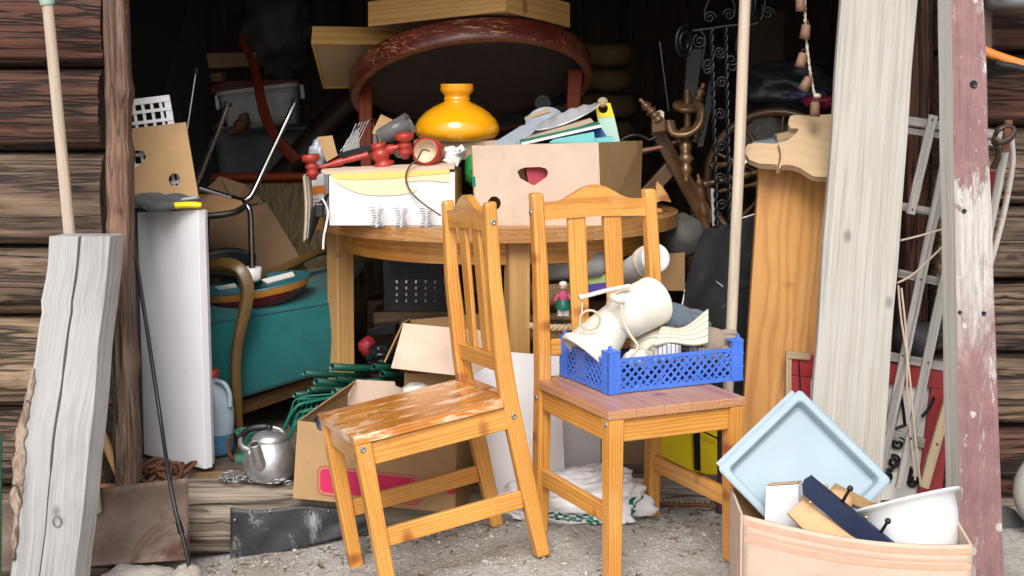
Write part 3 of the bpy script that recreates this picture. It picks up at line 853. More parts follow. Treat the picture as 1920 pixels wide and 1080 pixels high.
kt = thing('kettle', 'dented aluminium kettle with curved handle and short spout', 'kettle', at(507, 915, 4.365))
c = at(506, 913, 4.365); c.z = FLOOR + .006; k = 1.03
body = [(0, 0), (.052, 0), (.062, .006), (.075, .03), (.0785, .05), (.075, .075), (.066, .098), (.054, .114), (.05, .118)]
mb = MB(); mb.lathe([(r * k, z * k) for r, z in body], Matrix.Translation(c), 40); build(mb, 'body', m_alu, kt)
mb = MB(); mb.lathe([(r * k, z * k) for r, z in [(.052, .117), (.053, .121), (.044, .134), (.025, .143), (0, .146)]], Matrix.Translation(c), 36); lid = build(mb, 'lid', m_alu, kt)
mb = MB(); mb.lathe([(0, .145), (.006, .147), (.0065, .152), (.011, .158), (.011, .164), (.006, .169), (0, .17)], Matrix.Translation(c), 16); build(mb, 'knob', m_black, lid)
mb = MB(); d = V((-.22, -.95, .22)).normalized()
P = smooth_path([c + d * .062 + V((0, 0, .042)), c + d * .085 + V((0, 0, .058)), c + d * .108 + V((0, 0, .095)), c + d * .118 + V((0, 0, .112))], 5)
mb.tube(P, [.022 - .0085 * (i / (len(P) - 1)) for i in range(len(P))], 16, caps=False)
build(mb, 'spout', m_alu, kt, solid=.002)
mb = MB(); s_ = V((-.88, -.2, .3)); cc = c + V((-.004, -.0, .094))
P = smooth_path([cc + V(q) for q in ((-.050, -.045, .006), (-.076, -.03, .016), (-.082, .0, .034), (-.066, .03, .05), (-.022, .045, .056), (.028, .04, .05), (.046, .025, .034), (.050, .01, .018))], 5)
mb.tube(P, .0065, 10, flat=1.5); build(mb, 'handle', m_alu, kt)
mb = MB(); mb.tube(P[9:24], .0095, 10, flat=1.2); build(mb, 'grip', m_black, kt)
for q in ((-.046, -.052, -.002), (.053, .008, .006)):
    mb = MB(); mb.blob(cc + V(q), (.009, .007, .012), 1, .05); build(mb, 'lug', m_alu, kt)

ch = MB(); P = smooth_path(pts((412, 915, 4.355), (424, 905, 4.375), (446, 902, 4.375), (462, 911, 4.345), (446, 920, 4.315), (424, 918, 4.325), (418, 909, 4.355), (440, 908, 4.355), (470, 914, 4.325), (500, 921, 4.300), (530, 920, 4.300), (548, 917, 4.305)), 5)
L = 0; last = P[0]; i = 0; links = []
for q in P:
    if (q - last).length > .0135: links.append((last.copy(), q.copy())); last = q
for j, (a, b) in enumerate(links):
    d = (b - a).normalized(); m_ = (a + b) / 2; m_.z = FLOOR + .012 + .005 * (j % 3)
    sd_ = d.cross(V((0, 0, 1))).normalized() if j % 2 else (d.cross(V((0, 0, 1))).normalized() * .4 + V((0, 0, .9))).normalized()
    ch.tube([m_ + d * math.cos(t) * .012 + sd_ * math.sin(t) * .0065 for t in [2 * PI * q / 12 for q in range(12)]], .0024, 6, True)
build(ch, 'chain', m_galv, label='grey steel chain piled on the sill in front of the kettle', cat='chain')
# ================================================================== chairs
CW, CD, CH, CT, LEAN = .3631, .4175, .4451, .9638, .0406
def make_chair(name, label, loc, rot, seat_mat):
    t = thing(name, label, 'chair', (0, 0, 0), 'pine chairs')
    a = CW / 2
    def part(nm, fn, mat=m_pine, bev=.004):
        mb = MB(); fn(mb); return build(mb, nm, mat, t, bevel=bev)
    zs = CH - .024
    for s in (-1, 1):
        part('leg', lambda m: m.hexa([(s * a - .019, -CD / 2 - .019, 0), (s * a + .019, -CD / 2 - .019, 0), (s * a + .019, -CD / 2 + .019, 0), (s * a - .019, -CD / 2 + .019, 0),
              (s * a - .022, -CD / 2 - .022, zs), (s * a + .022, -CD / 2 - .022, zs), (s * a + .022, -CD / 2 + .022, zs), (s * a - .022, -CD / 2 + .022, zs)]))
        def post(m):
            prof = [(0, .012, .019), (.2, .004, .023), (.44, -.004, .024), (.52, -.002, .023), (.74, .012, .019), (.9638, LEAN, .016)]
            o = MB.off(); vs = []; g = []
            for z, y, h in prof:
                for dx, dy in ((-.019, -1), (.019, -1), (.019, 1), (-.019, 1)):
                    vs.append(V((s * a + dx, CD / 2 + y + dy * h, z))); g.append(V((dx, dy * h, z)) + o)
            fs = [(3, 2, 1, 0), tuple(20 + k for k in range(4))]
            for i in range(5):
                for k in range(4):
                    p, q = 4 * i + k, 4 * i + (k + 1) % 4
                    fs.append((p, q, q + 4, p + 4))
            m.add(vs, fs, g)
        part('rear_post', post, bev=.007)
        part('side_apron', lambda m: m.box((s * (a + .003), 0, zs - .032), (.02, CD - .044, .06)))
        part('stretcher', lambda m: m.box((s * a, .002, .165), (.02, CD - .038, .048)))
    part('front_apron', lambda m: m.box((0, -CD / 2 - .002, zs - .032), (CW - .042, .02, .06)))
    part('rear_apron', lambda m: m.box((0, CD / 2 - .002, zs - .032), (CW - .036, .02, .055)))
    def seat(m):
        w = a + .024; y0, y1 = -CD / 2 - .024, CD / 2 - .026; n = 5
        for i in range(n):
            x0, x1 = -w + 2 * w * i / n, -w + 2 * w * (i + 1) / n - .0004
            m.hexa([(x0, y0, zs), (x1, y0, zs), (x1, y1, zs), (x0, y1, zs), (x0, y0, CH), (x1, y0, CH), (x1, y1, CH), (x0, y1, CH)])
        m.box((0, y1 + .02, zs + .012), (CW - .04, .0396, .0238))
    part('seat', seat, seat_mat, .0025)
    yb = lambda z: CD / 2 - .002 + (LEAN + .002) * max(0, (z - .52) / (.9638 - .52))
    tilt = math.atan(LEAN / .44)
    w = a - .0185
    out = [(-w, 0)] + [(w * (-1 + 2 * i / 24), .004 * math.sin(PI * i / 24)) for i in range(1, 24)] + [(w, 0), (w, .052)]
    for i in range(25):
        x = w * (1 - 2 * i / 24); u = abs(x) / w
        out.append((x, .052 + .044 * (.5 + .5 * math.cos(PI * min(1, u / .78)))))
    out = out[:-1] + [(-w, .052)]
    Mx = Matrix.Translation((0, yb(.885) + .011, .885)) @ Euler((math.radians(90) - tilt, 0, 0)).to_matrix().to_4x4()
    part('crest_rail', lambda m: m.prism(out, .022, Mx), bev=.004)
    part('lower_rail', lambda m: m.box((0, yb(.53), .53), (CW - .037, .02, .046), Euler((-tilt, 0, 0)).to_matrix()))
    for x in (-.058, .058):
        part('slat', lambda m: m.hexa([(x - .027, yb(.55) - .006, .5525), (x + .027, yb(.55) - .006, .5525), (x + .027, yb(.55) + .007, .5525), (x - .027, yb(.55) + .007, .5525),
             (x - .029, yb(.89) - .006, .892), (x + .029, yb(.89) - .006, .892), (x + .029, yb(.89) + .007, .892), (x - .029, yb(.89) + .007, .892)]))
    for s in (-1, 1):
        for y, z, q in ((yb(.91) - .001, .91, .0195), (CD / 2 - .004, zs - .03, .0195), (-CD / 2 - .004, zs - .014, .0222)):
            mb = MB(); mb.lathe([(.0075, 0), (.007, .0025), (.004, .0034), (.0035, .0022), (0, .002)], frame((s * (a + q), y, z), (s, 0, 0)), 14)
            build(mb, 'bolt', m_galv, t)
    t.location = loc; t.rotation_euler = rot
    return t
chB = make_chair('pine_chair', 'varnished pine chair carrying the blue plastic crate', (.3358, 3.9155, 0), (0, 0, .4275), m_seat_pink)
chA = make_chair('pine_chair', 'varnished pine chair with an empty scratched seat turned sideways to the left', (-.1857, 3.9183, -.044), (.1602, -.0712, -1.2147), m_seat_worn)

# ================================================================== blue crate on chair and what it holds
cr = thing('plastic_crate', 'blue plastic lattice crate standing on the pine chair seat', 'crate', (0, 0, 0))
LX, LY, LZ = .425, .275, .094
def side(mb, L, T, panels):
    """lattice side in local x (length) / z, facing -y"""
    z0, z1 = .012, LZ
    mb.box((L / 2, T / 2, z0 / 2 + .002), (L, T, z0)); mb.box((L / 2, T / 2, z1 - .004), (L, T * 1.8, .009))
    x0, x1 = .035, L - .035; dz = z1 - .008 - z0; st = .0245
    k = int((x1 - x0 + dz) / st) + 1
    for sg in (1, -1):
        for i in range(k):
            b = x0 - dz + i * st
            lo, hi = max(b, x0), min(b + dz, x1)
            if hi - lo < .004: continue
            def zz(x): return z0 + (x - b) if sg > 0 else z1 - .008 - (x - b)
            c = V(((lo + hi) / 2, T / 2 + sg * .0004, (zz(lo) + zz(hi)) / 2)); Ln = (hi - lo) * 1.414
            mb.box(c, (Ln, T * .8, .006), Euler((0, -sg * PI / 4, 0)).to_matrix())
    for x in panels: 
        mb.hexa([(x - .002, -.0012, z0), (x + .002, -.0012, z0), (x + .002, T, z0), (x - .002, T, z0), (x + .046, -.0012, z1 - .008), (x + .05, -.0012, z1 - .008), (x + .05, T, z1 - .008), (x + .046, T, z1 - .008)])
    for x in (x0, x1): mb.box((x, 0, (z0 + z1) / 2), (.003, T * 1.6, z1 - z0 - .006))
def xf(mb, M): mb.v = [M @ p for p in mb.v]; return mb
for M, L, ps in ((Matrix.Identity(4), LX, (.09, .15, .21, .27, .33)), (Matrix.Translation((LX, LY, 0)) @ Matrix.Rotation(PI, 4, 'Z'), LX, ()),
             (Matrix.Translation((0, LY, 0)) @ Matrix.Rotation(-PI / 2, 4, 'Z'), LY, ()), (Matrix.Translation((LX, 0, 0)) @ Matrix.Rotation(PI / 2, 4, 'Z'), LY, ())):
    mb = MB(); side(mb, L, .0035, ps)
    if L == LY: mb.box((L * .43, .0005, .055), (.055, .004, .075))
    build(xf(mb, M), 'side_panel', m_bluecrate, cr)
for x, y in ((0, 0), (1, 0), (0, 1), (1, 1)):
    mb = MB(); ox = -.003 if x == 0 else LX + .003; oy = -.003 if y == 0 else LY + .003
    sx, sy = (1 if x == 0 else -1), (1 if y == 0 else -1)
    mb.box((ox + sx * .0175, oy + sy * .002, .058), (.035, .004, .116)); mb.box((ox + sx * .002, oy + sy * .0175, .058), (.004, .035, .116))
    for z in (.004, .04, .078, .114): mb.box((ox + sx * .019, oy + sy * .019, z), (.0405, .0405, .0032))
    mb.box((ox + sx * .035, oy + sy * .006, .058), (.003, .014, .112)); mb.box((ox + sx * .006, oy + sy * .035, .058), (.014, .003, .112))
    mb.box((ox + sx * .0165, oy + sy * .0005, .058), (.003, .006, .112)); mb.box((ox + sx * .0005, oy + sy * .0165, .058), (.006, .003, .112))
    mb.hexa([(ox + sx * .012 - .006, oy + sy * .012 - .006, .115), (ox + sx * .012 + .006, oy + sy * .012 - .006, .115), (ox + sx * .012 + .006, oy + sy * .012 + .006, .115), (ox + sx * .012 - .006, oy + sy * .012 + .006, .115)] +
            [(ox + sx * .012 + q * .0035, oy + sy * .012 + r_ * .0035, .13) for q, r_ in ((-1, -1), (1, -1), (1, 1), (-1, 1))])
    build(mb, 'corner_post', m_bluecrate, cr, bevel=.001)
mb = MB()
for i in range(20): mb.box((LX * (i + .5) / 20, LY / 2, .004), (.008, LY - .01, .004))
for i in range(12): mb.box((LX / 2, LY * (i + .5) / 12, .0075), (LX - .01, .008, .003))
build(mb, 'base', m_bluecrate, cr)
cr.location = at(1141, 748, 3.806); cr.location.z = CH + .0006; cr.rotation_euler = (0, 0, math.radians(25.6))

# cream enamel jugs
j1 = thing('enamel_jug', 'cream enamel jug lying in the blue crate with its wide rimmed mouth down left', 'jug', at(1135, 660, 3.93), group='cream jugs in the crate')
A0, A1 = at(1098, 668, 3.93), at(1182, 566, 3.99); ax = (A1 - A0)
Lj = ax.length; M = frame(A0, ax, (1, 0, 0))
mb = MB(); mb.lathe([(.078, -.004), (.083, 0), (.083, .012), (.078, .018), (.072, .024), (.064, .07), (.054, .115), (.046, .15), (.0, .152)], M, 36)
mb.lathe([(.078, -.004), (.072, .01), (.06, .07), (0, .07)], M, 36)
build(mb, 'body', m_cream, j1)
mb = MB(); c = at(1106, 600, 3.865); mb.tube([c + V((.027 * math.cos(a), -.006 * math.sin(a), .027 * math.sin(a))) for a in [2 * PI * i / 24 for i in range(24)]], .0035, 7, True)
build(mb, 'ring', m_rope, j1)
mb = MB(); P = smooth_path(pts((1166, 572, 3.88), (1168, 600, 3.86), (1182, 628, 3.85), (1196, 650, 3.85), (1184, 668, 3.85), (1178, 676, 3.86)), 6); mb.tube(P, .004, 7)
build(mb, 'cord', m_rope, j1)
mb = MB(); P = smooth_path(pts((1092, 556, 3.9), (1091, 585, 3.87), (1086, 612, 3.86)), 5); mb.tube(P, .002, 6)
build(mb, 'wire', m_rope, j1)
j2 = thing('enamel_jug', 'cream cylindrical enamel jug lying on top of the other jug in the blue crate', 'jug', at(1200, 620, 3.96), group='cream jugs in the crate')
B0, B1 = at(1160, 596, 3.94), at(1242, 557, 4.06); ax = (B1 - B0); ax.normalize(); M = frame(B0, ax, (0, 0, 1))
mb = MB(); mb.lathe([(0, -.02), (.03, -.02), (.034, -.018), (.050, -.002), (.063, .014), (.067, .024), (.0685, .034), (.070, .136), (.0715, .138), (.0715, .1425)], M, 44); mb.lathe([(.0715, .1425), (.068, .143), (.067, .139), (0, .139)], M, 44); build(mb, 'body', m_cream, j2)
mb = MB(); q0 = at(1168, 560, 3.885); mb.tube(smooth_path([q0 + V((-.0, .0, .0)), q0 + V((-.018, -.006, .0)), q0 + V((-.034, -.008, .012))], 4), [.016 - .0011 * i for i in range(9)], 12); build(mb, 'spout', m_cream, j2)
mb = MB(); P = smooth_path(pts((1180, 536, 3.93), (1140, 544, 3.91), (1102, 554, 3.89), (1086, 558, 3.885)), 5); mb.tube(P, [.0105] * 12 + [.012, .0135, .014, .011], 12, flat=.55)
build(mb, 'handle', m_cream, j2)

# cloth, cap, gloves
mb = MB()
def cap(u, v):
    p = at(1228 + 100 * u + 14 * v * (1 - u), 650 - 8 * u - 58 * v + 24 * v * v * (1 - u) + 9 * math.sin(u * PI) * v, 3.93 + .07 * v)
    return p + V((0, 0, .006 * math.sin(u * 6 + v * 2)))
mb.grid(cap, 22, 14); build(mb, 'cloth_cap', m_cap, solid=.005, label='cream striped cloth cap peak lying on gloves in the crate', cat='cap')
mb = MB(); mb.lathe([(0, .028), (.03, .026), (.05, .016), (.058, 0), (.055, -.02)], frame(at(1222, 640, 4.0), (-.2, -.25, 1)), 24, 1.1, .9); build(mb, 'canvas_hat', m_cap, label='crumpled cream cloth hat under the striped cap in the crate', cat='hat')
def cuffm(x0, x1, ya, yb, Y):
    mb = MB(); 
    def f(u, v): return at(x0 + (x1 - x0) * u, ya + (yb - ya) * v - 4 * math.sin(u * PI), Y + .02 * math.cos(u * PI * 1.3) - .012 * v + .004 * math.sin(u * 14))
    mb.grid(f, 24, 8); return mb
build(cuffm(1214, 1276, 648, 680, 3.945), 'striped_glove_cuff', m_bluestripe, solid=.004, label='blue and pink striped glove cuff over the crate front', cat='cuff')
build(cuffm(1278, 1326, 654, 684, 3.985), 'striped_glove_cuff', m_bluestripe, solid=.004, label='second striped glove cuff half hidden right of the cap', cat='cuff')
mb = MB(); mb.blob(at(1192, 672, 3.93), (.035, .025, .025), 4, .3, 2.5); build(mb, 'crumpled_rag', m_paper, label='crumpled pale rag below the cap in the blue crate', cat='rag')
glove('work_glove', at(1334, 636, 4.03), m_glove_tan, 2.5, math.radians(-10), .1, 'tan leather work glove at the right end of the blue crate', sc=.85, curl=1.8, up=(.1, -.8, .6))
glove('work_glove', at(1268, 592, 4.09), m_glove_blue, 2.5, math.radians(-25), .08, 'blue grey work glove behind the cap in the blue crate', sc=.95, curl=1.2, up=(.1, -.7, .7))
glove('work_glove', at(1300, 660, 4.02), m_greyglove, 2.5, math.radians(10), .08, 'charcoal work glove lying low in the blue crate under the cap', sc=.9, up=(0, -.6, .8))
mb = MB(); mb.blob(at(1262, 672, 4.03), (.15, .085, .03), 11, .3, 2.8, 28, 14, Matrix.Rotation(math.radians(25.6), 3, 'Z')); build(mb, 'dark_rag', m_greyglove, label='heap of dark rags at the bottom of the blue crate', cat='rags')

# ================================================================== round table
TZ = .82; TC = V((-.06, 5.1, 0)); TR = .643
tb = thing('round_table', 'big round pine table under the heaped boxes', 'table', (TC.x, TC.y, FLOOR))
mb = MB(); n = 15                                     # top of glued boards, clipped to a disc
for i in range(n):
    y0, y1 = -TR + 2 * TR * i / n, -TR + 2 * TR * (i + 1) / n - .0003
    ex = lambda y: math.sqrt(max(1e-4, TR * TR - y * y))
    k = 8; out = []
    for q in range(k + 1): y = y0 + (y1 - y0) * q / k; out.append((ex(y), y))
    for q in range(k + 1): y = y1 + (y0 - y1) * q / k; out.append((-ex(y), y))
    mb.prism(out, .045, Matrix.Translation((TC.x, TC.y, TZ - .045)))
build(mb, 'tabletop', m_table, tb)
mb = MB(); 
for a0 in range(0, 48):
    a, b = 2 * PI * a0 / 48, 2 * PI * (a0 + 1) / 48
    q = lambda r, t, z: V((TC.x + r * math.cos(t), TC.y + r * math.sin(t), z))
    mb.add([q(.545, a, TZ - .045), q(.545, b, TZ - .045), q(.545, b, TZ - .125), q(.545, a, TZ - .125), q(.52, a, TZ - .045), q(.52, b, TZ - .045), q(.52, b, TZ - .125), q(.52, a, TZ - .125)],
           [(0, 1, 2, 3), (5, 4, 7, 6), (3, 2, 6, 7)], [V((.1, z, a0 * .07 + d)) for d, z in ((0, .08), (.07, .08), (.07, 0), (0, 0), (0, .08), (.07, .08), (.07, 0), (0, 0))])
build(mb, 'apron', m_pine, tb)
for k, a in enumerate((191, 278, 8, 98)):
    a = math.radians(a); c = TC + V((math.cos(a), math.sin(a), 0)) * .545; R = Matrix.Rotation(a + math.radians(28 if k == 0 else 8), 3, 'Z')
    mb = MB(); mb.box((c.x, c.y, (FLOOR + TZ - .045) / 2), (.068, .068, TZ - .045 - FLOOR), R); build(mb, 'leg', m_pine_pale, tb, bevel=.004)

m_rededge = plain('worn_red_edge', (.28, .11, .05), .5, var=.4, vs=25)
# red round table standing on top, tilted
rt = thing('red_table', 'worn mahogany round tea table tilted up to show its dark underside', 'table', at(883, 150, 5.25))
RC = at(883, 148, 5.25); nz = Euler((math.radians(-23.5), math.radians(-6.5), 0)).to_matrix() @ V((0, 0, 1))
M = frame(RC, nz, (1, 0, 0)); RR = .436
mb = MB(); mb.lathe([(RR - .003, -.046), (RR, -.042), (RR + .002, -.03), (RR + .002, .022), (RR - .003, .032)], M, 80); mb.lathe([(RR - .003, .032), (RR - .02, .036), (0, .036)], M, 80)
rim = build(mb, 'rim', m_redworn, rt)
mb = MB(); mb.lathe([(RR - .03, -.046), (RR - .003, -.046)], M, 80); build(mb, 'rim_edge', m_rededge, rt)
mb = MB(); mb.lathe([(RR - .03, -.046), (RR - .03, .008)], M, 80); build(mb, 'apron', m_black, rt)  # inner face coloured black for the shade under the top
mb = MB(); mb.lathe([(RR - .031, .004), (RR - .05, .0), (RR * .6, -.001), (0, -.001)], M, 64); build(mb, 'underside', m_disc, rt)
dn = -(M.to_3x3() @ V((0, 0, 1)))
for (x, y, x2, y2) in ((684, 162, 686, 290), (1079, 140, 1071, 275)):
    mb = MB(); a, b = at(x, y, 5.2), at(x2, y2, 5.12)
    mb.plank(a + V((0, 0, .02)), b + (b - a) * .25, (1, 0, 0), .052, .040, .045, 6, 0); build(mb, 'leg', m_redwood, rt, bevel=.004)

# drawers on the very top
def pbox(mb, N, Lp, Rp, up):
    """box from near bottom corner, left and right bottom corners, and an up vector"""
    N, Lp, Rp = V(N), V(Lp), V(Rp); Fp = Lp + Rp - N
    mb.hexa([N, Rp, Fp, Lp, N + up, Rp + up, Fp + up, Lp + up])
up = V((0, .004, .10)); t_ = .012
def drawer(name, label, N, Lp, Rp, up):
    N, Lp, Rp = V(N), V(Lp), V(Rp); Fp = Lp + Rp - N
    t = thing(name, label, 'box', N, 'shallow wooden drawers piled on top')
    e1 = (Lp - N).normalized() * t_; e2 = (Rp - N).normalized() * t_
    for a, b, inn in ((N, Lp, e2), (N, Rp, e1), (Rp, Fp, -e2), (Lp, Fp, -e1)):
        dd = (b - a).normalized() * t_ if inn in (e1,) or inn == -e1 else V((0, 0, 0))
        a2, b2 = a + dd * 1.02, b - dd * 1.02
        mb = MB(); mb.hexa([a2, b2, b2 + inn, a2 + inn, a2 + up, b2 + up, b2 + inn + up, a2 + inn + up]); build(mb, 'side', m_drawer, t, bevel=.0015)
    mb = MB(); q = up.normalized(); o = up * .06
    c = [N + e1 * 1.05 + e2 * 1.05, Lp - e1 * 1.05 + e2 * 1.05, Fp - e1 * 1.05 - e2 * 1.05, Rp + e1 * 1.05 - e2 * 1.05]
    mb.hexa([p + o for p in c] + [p + o + q * .006 for p in c]); build(mb, 'bottom', m_plywood, t)
    return t
drawer('wooden_drawer', 'shallow wooden drawer lying level on top of the red table rim', at(948, 21, 4.82), at(690, 50, 5.02), at(1069, 52, 5.12), V((0, .0, .086)))
drawer('wooden_drawer', 'shallow wooden drawer with its bottom facing out, left of the red table rim', at(583, 82, 4.98), at(795, 84, 5.25), at(606, 167, 5.30), V((0, .045, .062)))

# white and yellow box
wb = thing('white_box', 'white carton with yellow print holding lamp parts on the table edge', 'box', at(740, 426, 4.6))
z0 = TZ + .001; fl = lambda x, y, Y: at(x, y, Y)
def boxwalls(parent, mat, c4, h, th=.004, back=None, names='wall', mats=None, lean=0):
    """open box: bottom corners FL FR BR BL (world), wall height h"""
    c4 = [V(c) for c in c4]; zz = V((0, 0, h))
    cen = sum(c4, V((0, 0, 0))) / 4
    for i in range(4):
        a, b = c4[i], c4[(i + 1) % 4]; inn = (cen - (a + b) / 2); d = (b - a).normalized(); inn = (inn - d * inn.dot(d)); inn.z = 0; inn.normalize()
        hh = V((0, 0, h[i])) if isinstance(h, (list, tuple)) else zz
        e = d * th * 1.02 if i % 2 else V((0, 0, 0))
        a2, b2 = a + e, b - e
        mb = MB(); mb.hexa([a2, b2, b2 + inn * th, a2 + inn * th, a2 + hh, b2 + hh, b2 + hh + inn * th, a2 + hh + inn * th])
        build(mb, names, (mats[i] if mats else mat), parent)
    mb = MB(); q = [c + (cen - c) * .02 + V((0, 0, .001)) for c in c4]; mb.hexa(q + [p + V((0, 0, th)) for p in q]); build(mb, 'base', mat, parent)
FLc, FRc = at(618, 425, 4.55), at(853, 425, 4.55); FLc.z = FRc.z = z0; FRc.y -= 0
wbk = [FLc, FRc, FRc + V((.012, .27, 0)), FLc + V((.012, .27, 0))]
boxwalls(wb, m_white, wbk, .168, .004, mats=[m_white, m_yprint, m_white, m_white])
mb = MB(); mb.slab(pts((601, 322, 4.545), (852, 310, 4.545), (852, 317, 4.545), (612, 327, 4.545)), .05, (0, 1, .15)); build(mb, 'flap', m_carton_pink, wb)
def tr54(L): return [(540 + x / 3.1775, 120 + y / 3.1775) for x, y in L]
mb = MB(); mb.pxprism(tr54([(258, 652), (600, 640), (962, 628), (962, 705), (900, 700), (850, 694), (790, 694), (720, 700), (690, 712), (690, 730), (745, 735), (770, 748), (745, 765), (640, 782), (540, 784), (450, 776), (380, 756), (310, 722), (268, 690)]), 4.5465, .0012); build(mb, 'print', m_yprint_pale, wb)
mb = MB(); mb.pxprism(tr54([(258, 652), (600, 640), (962, 628), (962, 650), (800, 664), (600, 684), (400, 690), (300, 686), (262, 672)]), 4.5445, .0012); build(mb, 'print', m_yprint, wb)
mb = MB(); mb.slab([at(830, 300, 4.57), at(868, 272, 4.70), at(884, 263, 4.80), at(858, 312, 4.60)], .003); build(mb, 'flap', m_paper, wb)

# big pale carton with papers
bx = thing('cardboard_box', 'pale cardboard box with heart shaped grip hole full of books on the round table', 'box', at(1040, 425, 4.6), group='cardboard boxes')
b0, b1, b2 = at(893, 424, 4.56), at(1128, 424, 4.56), at(1200, 404, 4.86)
for q in (b0, b1, b2): q.z = z0
b3 = b0 + (b2 - b1)
hh = .250
heart2 = [(970, 322), (975, 317), (985, 314), (1012, 313), (1024, 316), (1028, 324), (1025, 332), (1003, 347), (998, 347), (975, 334)]
circ2 = [(927 + 12 * math.cos(2 * PI * i / 20), 381 + 13 * math.sin(2 * PI * i / 20)) for i in range(20)]
mb = MB(); mb.pxprism([(885, 273), (1122, 267), (1128, 424), (893, 424)], lambda a, b: 4.56, .005, (heart2, circ2)); build(mb, 'front', m_carton_pink, bx)
mb = MB(); mb.slab([at(1122.5, 267, 4.566), at(1205, 264, 4.85), b2, at(1128.5, 424, 4.566)], .005, (-1, .3, 0)); build(mb, 'side', m_carton_brown, bx)  # browner than the front: shade of the turned side put into the colour
mb = MB(); mb.slab([at(1205, 264, 4.86), at(930, 270, 4.84), b3, b2], .005, (0, 1, 0)); build(mb, 'back', m_carton_brown, bx)
mb = MB(); mb.slab([at(886, 273, 4.57), at(930, 270, 4.84), b3, b0 + V((0, .01, 0))], .005, (-1, 0, 0)); build(mb, 'side', m_carton_brown, bx)
mb = MB(); mb.slab(pts((885, 331, 4.5585), (891, 331, 4.5585), (892, 350, 4.5585), (886, 350, 4.5585)), .001); build(mb, 'green_tape', m_greenprint, bx)
def item(name, mat, c4, th, label, cat, bevel=.0008, n=None):
    mb = MB(); mb.slab(pts(*c4), th, n); return build(mb, name, mat, label=label, cat=cat, bevel=bevel)
item('red_book', plain('red_cloth_book', (.42, .05, .075), .7), ((986, 312, 4.58), (1060, 310, 4.60), (1060, 350, 4.60), (992, 352, 4.58)), .05, 'red book seen through the heart shaped grip hole', 'book')
item('grey_tray', m_greyplast, ((917, 273, 4.66), (976, 236, 4.80), (1030, 222, 4.84), (968, 276, 4.70)), .012, 'blue grey plastic tray slanting out of the pale cardboard box', 'tray')
item('dark_folder', m_navy, ((965, 272, 4.70), (990, 250, 4.80), (1040, 226, 4.86), (985, 276, 4.74)), .01, 'dark folder edge between the grey tray and books', 'folder')
item('wood_block', m_plywood, ((984, 220, 4.84), (1026, 203, 4.84), (1031, 210, 4.84), (984, 226, 4.84)), .04, 'small tan wood block on top of the grey trays', 'wood block')
mb = MB()
def plate(u, v):
    x = 1004 + 118 * u; e = math.sin(PI * min(1, max(0, u)))
    y = 242 - 45 * u + (v - .5) * (24 * e ** .6) + 1.5 * math.sin(u * 31) * (1 - v)
    return at(x, y, 4.78 - .05 * v + .03 * math.sin(u * 11) * .2)
mb.grid(plate, 40, 10); build(mb, 'crinkled_foil', plain('grey_foil', (.52, .53, .55), .4, .3, var=.2, bump=.5, bs=40), solid=.004, label='crinkled pale grey foil sheet lying on the books', cat='foil')
mb = MB(); mb.lathe([(0, 0), (.05, .002), (.062, .01), (.064, .012)], frame(at(1022, 232, 4.82), (-.2, -.75, .7)), 28); build(mb, 'grey_plate', m_greyplast, solid=.002, label='small grey plate leaning against the foil sheet', cat='plate')
item('tan_book', m_tanbook, ((986, 258, 4.70), (1108, 222, 4.70), (1114, 229, 4.70), (990, 266, 4.70)), .12, 'tan board book below the foil sheet', 'book')
bk2 = thing('green_book', 'book with green cover and white page edges in the pale box', 'book', at(1050, 262, 4.67))
mb = MB(); mb.slab(pts((976, 267, 4.67), (1126, 233, 4.67), (1130, 238, 4.67), (980, 272, 4.67)), .13); build(mb, 'pages', m_paper, bk2)
mb = MB(); mb.slab(pts((974, 263.5, 4.668), (1124, 229.5, 4.668), (1126, 232.6, 4.668), (976, 266.6, 4.668)), .13); build(mb, 'cover', m_greenprint, bk2)
item('turquoise_box', m_tealbook, ((1030, 268, 4.64), (1038, 262, 4.64), (1114, 248, 4.64), (1116, 268, 4.64)), .10, 'turquoise printed box lying at the front of the pale carton', 'box')
item('turquoise_box', m_tealbook, ((1090, 262, 4.66), (1150, 257, 4.66), (1151, 270, 4.66), (1090, 272, 4.66)), .08, 'flat turquoise box edge beside the mint card', 'box')
item('blue_book', m_bluebook, ((1098, 236, 4.74), (1120, 228, 4.76), (1142, 262, 4.74), (1112, 268, 4.72)), .02, 'dark blue book standing left of the mint card', 'book')
mc = thing('hang_card', 'mint and yellow card with a round punched hole', 'card', at(1142, 264, 4.79))
hole = [(1131 + 9 * math.cos(2 * PI * i / 18), 203 + 9.5 * math.sin(2 * PI * i / 18)) for i in range(18)]
mb = MB(); mb.pxprism([(1115, 196), (1144, 193), (1152, 218.5), (1120, 220.5)], 4.79, .0015, (hole,)); build(mb, 'yellow_half', m_yellow, mc)
mb = MB(); mb.pxprism([(1120, 221), (1152, 219), (1163, 268), (1132, 268)], 4.79, .0015); build(mb, 'mint_half', m_mint, mc)
mb = MB(); mb.lathe([(0, 0), (.017, 0), (.017, .008), (0, .008)], frame(at(1130, 192, 4.83), (0, -1, .1)), 24); build(mb, 'cork_disc', m_tanbook, label='round tan disc showing behind the hole of the mint card', cat='disc')
mb = MB(); mb.lathe([(0, 0), (.026, 0), (.028, .004), (.026, .01), (0, .01)], frame(at(1018, 194, 4.92), (0, -1, .1)), 28, smooth=False); build(mb, 'dark_disc', m_blackmat, label='dark round lid standing behind the wood block', cat='lid')
mb = MB(); mb.tube(smooth_path(pts((1160, 268, 4.8), (1172, 258, 4.8), (1190, 253, 4.8), (1206, 256, 4.78), (1218, 262, 4.76), (1229, 257, 4.76)), 6), .006, 10, flat=.7); build(mb, 'curved_handle', m_black, label='black curved handle hanging over the right side of the pale carton', cat='handle')  # a curved handle
